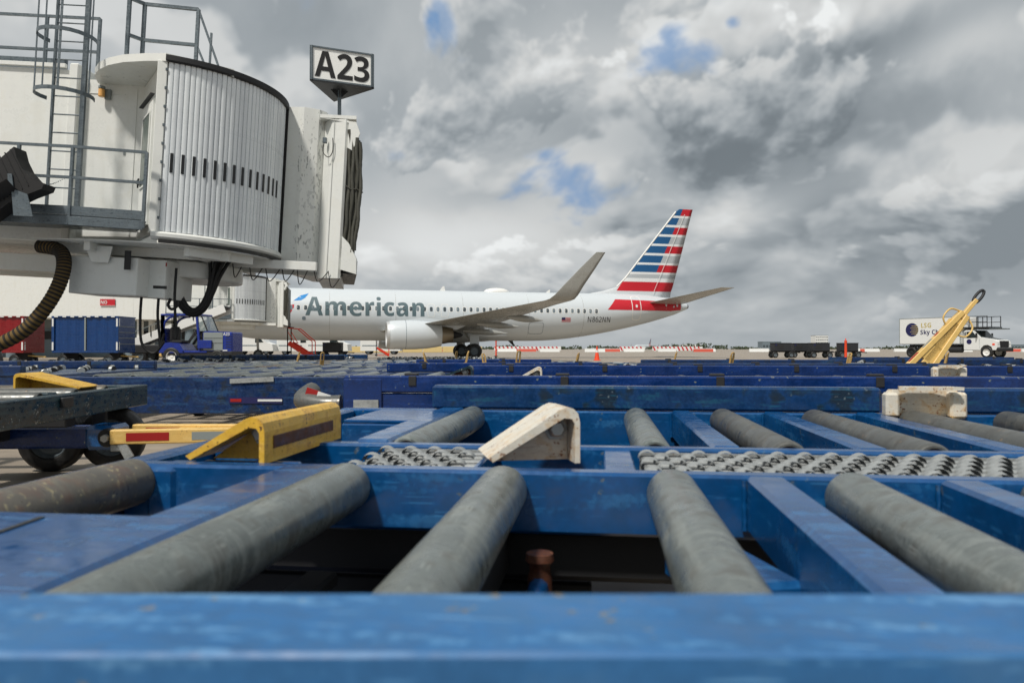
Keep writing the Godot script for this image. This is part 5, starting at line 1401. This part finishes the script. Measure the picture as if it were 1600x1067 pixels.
func belt_loader(at: Vector3) -> void:
	var t := thing("belt_loader", "white belt loader with its boom raised beside the blue tug", "belt loader", at, 0.0)
	var up := Vector3(0.84, 0.5, 0).normalized()
	part(t, "boom", mb().bar(Vector3(-2.6, 0.75, 0.4), Vector3(2.6, 2.75, 0.4), 0.05, 0.42, 0.01, Vector3(-0.4, 0.9, 0)).bar(Vector3(-2.6, 0.75, -0.4), Vector3(2.6, 2.75, -0.4), 0.05, 0.42, 0.01, Vector3(-0.4, 0.9, 0)), M.white)
	part(t, "belt", mb().bar(Vector3(-2.6, 0.82, 0), Vector3(2.6, 2.82, 0), 0.74, 0.1, 0.01, Vector3(-0.4, 0.9, 0)), M.rubber)
	part(t, "boom_rail", mb().bar(Vector3(-2.2, 1.45, 0.45), Vector3(1.2, 2.75, 0.45), 0.03, 0.03), M.grey_panel)
	for k in 4: part(t, "rail_post", mb().bar(Vector3(-2.1 + k * 1.05, 0.95 + k * 0.4, 0.45), Vector3(-2.1 + k * 1.05, 1.48 + k * 0.4, 0.45), 0.03, 0.03), M.grey_panel)
	part(t, "body", mb().box(Vector3(-0.3, 0.72, 0), Vector3(3.4, 0.42, 1.5), 0.04), M.dark_steel)
	part(t, "boom_strut", mb().bar(Vector3(0.6, 0.8, 0.35), Vector3(1.6, 2.2, 0.35), 0.10, 0.10).bar(Vector3(0.6, 0.8, -0.35), Vector3(1.6, 2.2, -0.35), 0.10, 0.10), M.dark_steel)
	for x in [-1.5, 1.0]:
		for z in [-0.62, 0.62]: wheel(t, Vector3(x, 0.36, z), 0.36, 0.22, PI / 2)
func air_stairs(at: Vector3, turn: float, label: String, s := 1.0) -> void:
	var t := thing("maintenance_stairs", label, "stairs", at, turn, "orange red maintenance stairs")
	t.scale = Vector3.ONE * s
	for z in [-0.4, 0.4]:
		part(t, "stringer", mb().bar(Vector3(1.0, 0.12, z), Vector3(-0.55, 1.12, z), 0.05, 0.30), M.stair_red)
		part(t, "mast", mb().bar(Vector3(-0.62, 0.12, z), Vector3(-0.62, 2.15, z), 0.06, 0.06), M.stair_red)
		part(t, "handrail", mb().tube(PackedVector3Array([Vector3(1.02, 0.1, z), Vector3(1.02, 1.22, z), Vector3(0.05, 2.06, z), Vector3(-0.62, 2.12, z)]), 0.035, 8), M.stair_red)
		part(t, "brace", mb().bar(Vector3(-0.62, 1.9, z), Vector3(-0.15, 1.1, z), 0.04, 0.04), M.stair_red)
		part(t, "base_rail", mb().bar(Vector3(1.0, 0.13, z), Vector3(-0.65, 0.13, z), 0.05, 0.05), M.stair_red)
		wheel(t, Vector3(-0.66, 0.12, z + 0.08 * signf(z)), 0.12, 0.06, PI / 2)
	for k in 5: part(t, "tread", mb().box(Vector3(0.85 - k * 0.31, 0.24 + k * 0.2, 0), Vector3(0.24, 0.03, 0.76)), M.stair_red)
	part(t, "platform", mb().box(Vector3(-0.38, 1.13, 0), Vector3(0.5, 0.04, 0.84)), M.stair_red)
	part(t, "top_pad", mb().box(Vector3(-0.6, 2.17, 0), Vector3(0.34, 0.08, 0.9), 0.02), M.rubber)
	part(t, "foot_pad", mb().box(Vector3(1.0, 0.05, 0.0), Vector3(0.10, 0.10, 0.9)), M.stair_red)
func catering_truck(at: Vector3, turn: float) -> void:
	var t := thing("catering_truck", "white catering truck with navy globe emblem on its box", "truck", at, turn)
	t.scale = Vector3.ONE * 0.91
	var box := part(t, "cargo_box", mb().box(Vector3(-1.5, 2.42, 0), Vector3(5.7, 2.36, 2.4), 0.03), M.far_white)
	part(box, "lower_trim", mb().box(Vector3(-1.5, 1.33, 0), Vector3(5.6, 0.2, 2.36), 0.02), M.grey_panel)
	for s in [1, -1]:
		for e in [[-4.33, 2.42, 0.06, 2.36], [1.33, 2.42, 0.06, 2.36]]: part(box, "corner_trim", mb().box(Vector3(e[0], e[1], s * 1.195), Vector3(e[2], e[3], 0.03)), M.grey_panel)
		part(box, "roof_trim", mb().box(Vector3(-1.5, 3.59, s * 1.18), Vector3(5.7, 0.05, 0.06)), M.grey_panel)
	# globe of bars
	var gl := Node3D.new()
	gl.name = "globe_emblem"
	t.add_child(gl, true)
	var disc := PackedVector2Array()
	for k in 28: disc.append(Vector2(cos(TAU * k / 28), sin(TAU * k / 28)) * 0.62)
	part(gl, "emblem_disc", mb(T(Vector3(-3.1, 2.55, 1.2))).prism(disc, 0, 0.010), M.logo_navy)
	for k in 5:
		var y := -0.36 + k * 0.18
		part(gl, "emblem_bar", mb(T(Vector3(-3.1, 2.55, 1.2))).prism(PackedVector2Array([Vector2(-0.05 - 0.12 * (k % 2), y - 0.03), Vector2(0.62 * cos(asin(y / 0.62)), y - 0.035), Vector2(0.62 * cos(asin(y / 0.62)), y + 0.035), Vector2(-0.05 - 0.12 * (k % 2), y)]), 0.011, 0.014), M.gold)
	inst(box, "company_initials", text_mesh("LSG", 0.42, 0.006), M.gold, T(Vector3(-1.75, 2.92, 1.205)))
	inst(box, "company_name", text_mesh("Sky Chefs", 0.40, 0.006), M.logo_navy, T(Vector3(-1.02, 2.30, 1.205)))
	part(t, "chassis", mb().box(Vector3(0, 0.80, 0), Vector3(8.0, 0.26, 0.9), 0.02), M.black)
	part(t, "scissor_lift", mb().box(Vector3(-1.4, 1.08, 0), Vector3(4.6, 0.24, 1.4), 0.02), M.dark_steel)
	part(t, "fuel_tank", mb().cyl(Vector3(0.3, 0.72, 0.95), Vector3(1.4, 0.72, 0.95), 0.26, 16, 0.03), M.dark_steel)
	part(t, "stabiliser", mb().box(Vector3(-2.3, 0.62, 1.0), Vector3(0.5, 0.4, 0.3), 0.03), M.dark_steel)
	# conventional cab
	var cabp := PackedVector2Array([Vector2(1.55, 0.72), Vector2(1.55, 2.30), Vector2(1.75, 2.42), Vector2(2.35, 2.40), Vector2(2.95, 1.78), Vector2(3.3, 1.70), Vector2(4.05, 1.56), Vector2(4.28, 1.42), Vector2(4.34, 0.95), Vector2(4.2, 0.70), Vector2(3.95, 0.70), Vector2(3.85, 0.98), Vector2(3.55, 1.14), Vector2(3.22, 1.10), Vector2(2.98, 0.85), Vector2(2.95, 0.70)])
	var cab := part(t, "cab", mb().prism(cabp, -1.02, 1.02), M.far_white)
	part(cab, "door_window", mb().prism(PackedVector2Array([Vector2(1.78, 1.72), Vector2(1.78, 2.28), Vector2(2.30, 2.28), Vector2(2.72, 1.76)]), 1.02, 1.032), M.glass_dark)
	part(cab, "quarter_window", mb().prism(PackedVector2Array([Vector2(1.60, 1.75), Vector2(1.60, 2.22), Vector2(1.72, 2.28), Vector2(1.72, 1.75)]), 1.02, 1.03), M.glass_dark)
	part(cab, "windscreen", mb().bar(Vector3(2.67, 2.10, -0.88), Vector3(2.67, 2.10, 0.88), 0.02, 0.80, 0, Vector3(-0.70, 0.72, 0)), M.glass_dark)
	part(cab, "door_seam", mb().box(Vector3(2.86, 1.25, 1.022), Vector3(0.015, 0.9, 0.008)), M.far_grey)
	part(cab, "door_emblem", mb(T(Vector3(2.0, 1.42, 1.02))).prism(scale_poly(disc, 0.22), 0, 0.008), M.logo_navy)
	var gr := part(cab, "grille", mb().box(Vector3(4.33, 1.20, 0), Vector3(0.10, 0.56, 1.25), 0.03), M.black)
	for k in 3: part(gr, "grille_bar", mb().box(Vector3(4.385, 1.02 + k * 0.17, 0), Vector3(0.03, 0.05, 1.1)), M.dark_steel)
	for z in [-0.82, 0.82]:
		part(cab, "headlamp", mb().box(Vector3(4.24, 1.18, z), Vector3(0.16, 0.24, 0.30), 0.03), M.pane2)
		part(cab, "side_marker", mb().box(Vector3(4.02, 1.18, z + 0.19 * signf(z)), Vector3(0.22, 0.16, 0.05), 0.01), M.safety_orange)
		part(cab, "mirror", mb().box(Vector3(2.7, 1.95, z * 1.42), Vector3(0.08, 0.40, 0.20), 0.02), M.black)
	part(t, "front_bumper", mb().box(Vector3(4.40, 0.72, 0), Vector3(0.22, 0.28, 2.1), 0.04), M.black)
	# loading platform over the cab with railings
	part(t, "platform", mb().box(Vector3(2.5, 2.62, 0), Vector3(2.2, 0.12, 2.1), 0.02), M.dark_steel)
	part(t, "platform_extension", mb().box(Vector3(3.4, 2.50, 0), Vector3(1.9, 0.09, 1.7), 0.02), M.grey_steel)
	for z in [-1.0, 1.0]:
		for x in [1.5, 2.0, 2.75, 3.5]: part(t, "rail_post", mb().box(Vector3(x, 3.12, z), Vector3(0.05, 0.95, 0.05)), M.dark_steel)
		for y in [3.1, 3.58]: part(t, "platform_rail", mb().box(Vector3(2.5, y, z), Vector3(2.05, 0.05, 0.05)), M.dark_steel)
	part(t, "front_hatch", mb().box(Vector3(1.5, 3.05, 0), Vector3(0.3, 0.9, 1.3), 0.02), M.white)
	for x in [3.45, -2.4, -3.3]:
		for z in [-0.92, 0.92]: wheel(t, Vector3(x, 0.50, z), 0.50, 0.32, PI / 2, M.white if x > 0 else M.dark_steel)
func scale_poly(p: PackedVector2Array, r: float) -> PackedVector2Array:
	var o := PackedVector2Array()
	for q in p: o.append(q / 0.62 * r)
	return o
func power_cart(at: Vector3, turn: float, label: String) -> void:
	var t := thing("equipment_cart", label, "equipment cart", at, turn, "black equipment carts on the open apron")
	part(t, "housing", mb().box(Vector3(0, 0.86, 0), Vector3(1.38, 0.62, 1.0), 0.03), M.cart_black)
	part(t, "lid", mb().box(Vector3(0, 1.19, 0), Vector3(1.42, 0.05, 1.04), 0.02), M.cart_black)
	part(t, "service_panel", mb().box(Vector3(-0.2, 0.92, 0.505), Vector3(0.5, 0.32, 0.02), 0.004), M.dark_steel)
	part(t, "label_plate", mb().box(Vector3(-0.55, 1.05, 0.507), Vector3(0.14, 0.10, 0.02)), M.logo_navy)
	part(t, "frame", mb().box(Vector3(0.1, 0.50, 0), Vector3(1.9, 0.10, 0.7), 0.01), M.black)
	part(t, "tow_bar", mb().bar(Vector3(0.95, 0.48, 0), Vector3(1.6, 0.42, 0), 0.07, 0.07), M.black)
	for x in [-0.6, 0.7]:
		for z in [-0.42, 0.42]: wheel(t, Vector3(x, 0.25, z), 0.25, 0.14, PI / 2)
func cone(at: Vector3) -> void:
	var t := thing("traffic_cone", "orange traffic cone with a pale collar on the open concrete", "traffic cone", at)
	part(t, "base", mb().box(Vector3(0, 0.02, 0), Vector3(0.42, 0.04, 0.42), 0.01), M.safety_orange)
	part(t, "body", mb().lathe([Vector2(0.17, 0.04), Vector2(0.035, 0.86), Vector2(0.03, 0.9), Vector2(0, 0.9)], 24), M.safety_orange)
	part(t, "collar", mb().lathe([Vector2(0.098, 0.50), Vector2(0.073, 0.66)], 24), M.reflector_white)
func delineator(at: Vector3, h: float, label: String) -> void:
	var t := thing("delineator_post", label, "delineator post", at)
	part(t, "base", mb().lathe([Vector2(0.2, 0), Vector2(0.2, 0.05), Vector2(0.08, 0.09), Vector2(0, 0.09)], 20), M.rubber)
	part(t, "post", mb().lathe([Vector2(0.075, 0.08), Vector2(0.06, h * 0.9), Vector2(0.075, h * 0.93), Vector2(0.075, h), Vector2(0, h)], 16), M.safety_orange)
	part(t, "grip", mb().box(Vector3(0, h + 0.05, 0), Vector3(0.05, 0.12, 0.03), 0.01), M.safety_orange)
func service_van(at: Vector3, turn: float, label: String) -> void:
	var t := thing("service_van", label, "van", at, turn, "white service vehicles beyond the airliner")
	part(t, "body", mb().prism(PackedVector2Array([Vector2(-2.6, 0.45), Vector2(-2.6, 2.3), Vector2(1.0, 2.35), Vector2(1.7, 1.55), Vector2(2.5, 1.3), Vector2(2.6, 0.45)]), -0.95, 0.95), M.far_white)
	part(t, "side_window", mb().prism(PackedVector2Array([Vector2(0.35, 1.5), Vector2(0.35, 2.15), Vector2(0.95, 2.15), Vector2(1.4, 1.55)]), 0.95, 0.97), M.glass_dark)
	part(t, "side_trim", mb().box(Vector3(-0.9, 1.15, 0.96), Vector3(2.9, 0.12, 0.02)), M.far_grey)
	for x in [-1.6, 1.7]:
		for z in [-0.8, 0.8]: wheel(t, Vector3(x, 0.4, z), 0.4, 0.26, PI / 2)
func barrier_board(at: Vector3, L: float, label: String) -> void:
	var t := thing("striped_barrier", label, "barrier", at, 0.0, "striped barriers across the airfield")
	part(t, "board", mb().box(Vector3(0, 0.8, 0), Vector3(L, 1.1, 0.10), 0.01), M.far_white)
	var k := 0
	var x := -L / 2
	while x < L / 2 - 0.9:
		part(t, "red_stripe", mb().prism(PackedVector2Array([Vector2(x + 0.5, 0.27), Vector2(x + 0.95, 0.27), Vector2(x + 0.45, 1.33), Vector2(x, 1.33)]), 0.05, 0.065), M.flag_red)
		x += 1.1
	for s in [-0.45, 0.0, 0.45]: part(t, "foot", mb().box(Vector3(L * s, 0.125, 0), Vector3(0.3, 0.25, 0.9), 0.02), M.far_white)
func far_block(called: String, label: String, cat: String, at: Vector3, s: Vector3, m: Material, rows: int, cols: int) -> void:
	var t := thing(called, label, cat, at)
	part(t, "wall", mb().box(Vector3(0, s.y / 2, 0), s), m)
	part(t, "parapet", mb().box(Vector3(0, s.y + 0.2, 0), Vector3(s.x * 1.02, 0.4, s.z * 1.02)), M.far_grey)
	for r in rows:
		for c in cols:
			part(t, "window", mb().box(Vector3(-s.x / 2 + s.x * (c + 0.5) / cols, s.y * (r + 0.6) / (rows + 0.3), s.z / 2 + 0.03), Vector3(s.x / cols * 0.7, s.y / rows * 0.32, 0.06)), M.window_grey)
func tree_line(label: String, x0: float, x1: float, z: float, h: float, sd: int) -> void:
	var b := mb()
	var rng := RandomNumberGenerator.new()
	rng.seed = sd
	var n := int((x1 - x0) / 1.6)
	for i in n:
		var c := Vector3(lerpf(x0, x1, rng.randf()), 0, z + rng.randf_range(-20, 20))
		var hh := h * (0.45 + 0.55 * rng.randf()) * (0.6 + 0.4 * sin(c.x * 0.035 + sd) * sin(c.x * 0.011 + 2.0))
		for k in 7:
			var p := c + Vector3(rng.randf_range(-2.5, 2.5), hh * rng.randf_range(0.15, 0.95), rng.randf_range(-2, 2))
			var r := rng.randf_range(0.6, 1.5)
			var d := Vector3(rng.randf_range(-1, 1), rng.randf_range(-0.4, 1), rng.randf_range(-1, 1)).normalized()
			var e := d.cross(Vector3.UP).normalized() * r
			var f := d * r
			b.tri(p - e, p + e, p + f); b.tri(p + f * -0.8 + e * 0.4, p - e * 0.9 + f * 0.5, p + e + f * 0.4)
			b.quad(p + Vector3(-r, -r, 0) * 0.7, p + Vector3(r, -r * 0.6, 0.3) * 0.7, p + Vector3(r * 0.8, r, 0) * 0.7, p + Vector3(-r * 0.9, r * 0.7, 0.2) * 0.7)
	var o := inst(self, "distant_trees", b.mesh(), M.foliage)
	o.set_meta("kind", "stuff"); tag(o, label, "trees")
func terminal() -> void:
	var t := thing("terminal_building", "long white terminal building behind the jet bridges", "building", Vector3(-44, 0, -66))
	for k in 7:
		part(t, "wall_panel", mb().box(Vector3(-16.8 + k * 5.3, 6.9, 0), Vector3(5.24, 6.6, 8), 0.03), M.terminal_wall)
	part(t, "parapet", mb().box(Vector3(-0.9, 10.35, 0), Vector3(37.4, 0.3, 8.3), 0.03), M.grey_panel)
	part(t, "ledge", mb().box(Vector3(-0.9, 3.45, 0.3), Vector3(37.4, 0.28, 8.6), 0.03), M.dark_steel)
	part(t, "ground_floor", mb().box(Vector3(-0.9, 1.65, -1.0), Vector3(36.6, 3.3, 6)), M.grey_panel)
	for k in 8: part(t, "column", mb().cyl(Vector3(-18.0 + k * 5.0, 0, 3.4), Vector3(-18.0 + k * 5.0, 3.31, 3.4), 0.5, 20), M.far_grey)
	for k in 9:
		var d := part(t, "door", mb().box(Vector3(-17.0 + k * 4.2, 1.25, 2.03), Vector3(2.4, 2.5, 0.06)), M.far_grey)
		part(d, "door_louvre", mb().box(Vector3(-17.0 + k * 4.2, 1.9, 2.07), Vector3(2.0, 0.7, 0.04)), M.dark_steel)
func warning_sign(at: Vector3) -> void:
	var t := thing("warning_sign", "small red warning sign with white letters on the far jet bridge", "sign", at)
	part(t, "board", mb().box(Vector3(0, 0, 0), Vector3(0.92, 0.44, 0.03), 0.004), M.flag_red)
	part(t, "border", mb().box(Vector3(0, 0.20, 0.018), Vector3(0.92, 0.02, 0.008)).box(Vector3(0, -0.20, 0.018), Vector3(0.92, 0.02, 0.008)), M.reflector_white)
	inst(t, "lettering", text_mesh("NO", 0.20, 0.006), M.reflector_white, T(Vector3(-0.22, 0, 0.02)))
func surroundings() -> void:
	terminal()
	warning_sign(Vector3(-25.0, 3.6, -45.95))
	baggage_cart(Vector3(-18.95, 0, -33.75), M.cart_blue, "blue baggage cart with closed side curtains behind the tug")
	baggage_cart(Vector3(-23.15, 0, -33.75), M.cart_red, "red baggage cart with closed side curtains, last of the train")
	tug(Vector3(-14.05, 0, -33.7))
	belt_loader(Vector3(-16.9, 0, -37.4))
	air_stairs(Vector3(-14.35, 0, -50.0), 0.0, "orange red stairs standing under the airliner's nose")
	air_stairs(Vector3(-13.2, 0, -75.0), 0.3, "orange red stairs seen beyond the airliner's engine", 0.75)
	power_cart(Vector3(-13.6, 0, -56.5), 0.05, "black ground power cart standing under the airliner's fuselage")
	power_cart(Vector3(21.85, 0, -60.5), 0.02, "black equipment cart, first one of the row, nearest the cone")
	power_cart(Vector3(24.2, 0, -62.5), -0.03, "black equipment cart behind the middle of the row")
	power_cart(Vector3(24.75, 0, -60.0), 0.03, "black equipment cart in the middle of the row of carts")
	power_cart(Vector3(27.5, 0, -61.0), 0.0, "black equipment cart behind the orange delineator post")
	catering_truck(Vector3(35.9, 0, -60.5), deg_to_rad(-62.0))
	cone(Vector3(5.37, 0, -47.0))
	delineator(Vector3(17.95, 0, -40.0), 1.18, "tall orange delineator post in front of the black carts")
	delineator(Vector3(-1.5, 0, -70.0), 1.5, "thin red delineator post beyond the airliner's main wheels")
	for q in [[-27.5, -96.0, 0.1, "white van beyond the nose wheel of the airliner"], [-22.6, -92.0, -0.05, "white service van behind the orange stairs"], [-17.2, -98.0, 0.0, "white van seen below the fuselage between stairs and engine"], [-32.5, -94.0, 0.0, "white van parked beside the terminal behind the tug"]]:
		service_van(Vector3(q[0], 0, q[1]), q[2], q[3])
	barrier_board(Vector3(4.2, 0, -200.0), 18.0, "striped barrier seen below the rear fuselage")
	barrier_board(Vector3(44.5, 0, -200.0), 13.5, "striped barrier beside the distant airliner")
	barrier_board(Vector3(33.0, 0, -204.0), 7.0, "short striped barrier left of the distant airliner")
	for hue in 2:
		var nm: String = ["white", "red"][hue]
		var lb := thing("water_barrier", nm + " segment of the low barrier row across the airfield", "barrier", Vector3(-22 + hue * 5.2, 0, -186), 0.0, nm + " low barriers across the airfield")
		part(lb, "lower_part", mb().prism(PackedVector2Array([Vector2(-0.3, 0), Vector2(0.3, 0), Vector2(0.2, 0.3), Vector2(0.12, 0.7), Vector2(-0.12, 0.7), Vector2(-0.2, 0.3)]), -2.4, 2.4, T(Vector3.ZERO, ry(PI / 2))), M.far_white if hue == 0 else M.barrier_red)
		part(lb, "top_cap", mb().box(Vector3(0, 0.76, 0), Vector3(4.7, 0.12, 0.2), 0.02), M.far_white)
		for i in range(1, 17 if hue == 0 else 9):
			var c := lb.duplicate()
			c.name = numbered("water_barrier")
			add_child(c)
			c.position = Vector3(-22 + hue * 5.2 + i * (10.4 if hue == 0 else 20.8), 0, -186 - 10 * sin(i * 1.2 + hue * 0.6))
			c.rotation.y = 0.12 * sin(i * 2.3 + hue)
	var yb := thing("yellow_barrier", "long pale yellow barrier wall beyond the engine", "barrier", Vector3(-22, 0, -150))
	for k in 8: part(yb, "wall_section", mb().box(Vector3(-14 + k * 4.0, 0.6, 0), Vector3(3.9, 1.2, 0.4), 0.05), M.sand)
	airliner(Vector3(150, 0, -850), deg_to_rad(52.0), false, "far airliner with striped tail parked across the airfield")
	far_block("office_block", "low grey building with white ground floor on the horizon", "building", Vector3(180, 0, -520), Vector3(13, 5.4, 10), M.far_grey, 1, 6)
	far_block("storage_shed", "long low white shed on the horizon beside the grey building", "building", Vector3(196, 0, -500), Vector3(18, 3.0, 8), M.far_white, 1, 5)
	far_block("office_tower", "tall pale tower block on the horizon behind the black carts", "building", Vector3(496, 0, -1200), Vector3(20, 22, 20), M.far_white, 5, 6)
	far_block("hangar", "far white hangar on the horizon beyond the striped barriers", "building", Vector3(385, 0, -1600), Vector3(40, 10, 20), M.far_white, 1, 8)
	far_block("hangar", "far grey hangar on the horizon beyond the catering truck", "building", Vector3(1010, 0, -1500), Vector3(60, 9, 20), M.far_grey, 1, 9)
	tree_line("distant dark trees along the horizon beyond the rear fuselage", 10, 420, -930, 9.0, 3)
	tree_line("distant trees along the horizon beyond the catering truck", 420, 1000, -1150, 8.0, 5)
	tree_line("distant trees along the horizon under the airliner", -500, 10, -1000, 8.0, 7)
func _ready() -> void:
	# camera
	var cam := Camera3D.new()
	cam.name = "camera"
	cam.position = Vector3(0, 0.73, 0)
	cam.rotation.x = deg_to_rad(0.566)
	cam.fov = 49.25
	cam.near = 0.05; cam.far = 6000.0
	var at := CameraAttributesPhysical.new()
	at.frustum_focal_length = 26.17
	at.frustum_focus_distance = 7.0
	at.frustum_near = 0.05; at.frustum_far = 6000.0
	at.exposure_aperture = 6.0
	cam.attributes = at
	add_child(cam)
	cam.current = true
	# sky, exposure
	var env := Environment.new()
	env.background_mode = Environment.BG_SKY
	var sky := Sky.new()
	var sm_ := PanoramaSkyMaterial.new()
	sm_.panorama = make_sky()
	sky.sky_material = sm_
	env.sky = sky
	env.tonemap_mode = Environment.TONE_MAPPER_LINEAR
	env.tonemap_exposure = 1.0
	env.sdfgi_enabled = true; env.ssao_enabled = true; env.ssil_enabled = true
	var we := WorldEnvironment.new()
	we.name = "world_environment"
	we.environment = env
	add_child(we)
	# sun behind thin cloud
	var sun := DirectionalLight3D.new()
	sun.name = "sun"
	sun.light_energy = 1.15
	sun.light_angular_distance = 5.0
	sun.light_color = Color(1.0, 0.975, 0.94)
	sun.shadow_enabled = true
	add_child(sun)
	sun.look_at_from_position(Vector3.ZERO, Vector3(0.34, -0.95, -0.55), Vector3.UP)
	materials()
	struct("apron", mb().quado_sheet(4000.0), M.concrete)
	airliner(Vector3(-3.57, 0, -58.6), deg_to_rad(13.6), true, "silver airliner with striped red white and blue tail behind the dollies")
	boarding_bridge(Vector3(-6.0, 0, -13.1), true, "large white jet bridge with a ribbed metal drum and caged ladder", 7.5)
	gate_sign(Vector3(-3.24, 5.60, -13.92), deg_to_rad(22.0))
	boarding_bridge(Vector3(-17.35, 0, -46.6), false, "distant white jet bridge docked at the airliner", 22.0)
	dollies()
	surroundings()
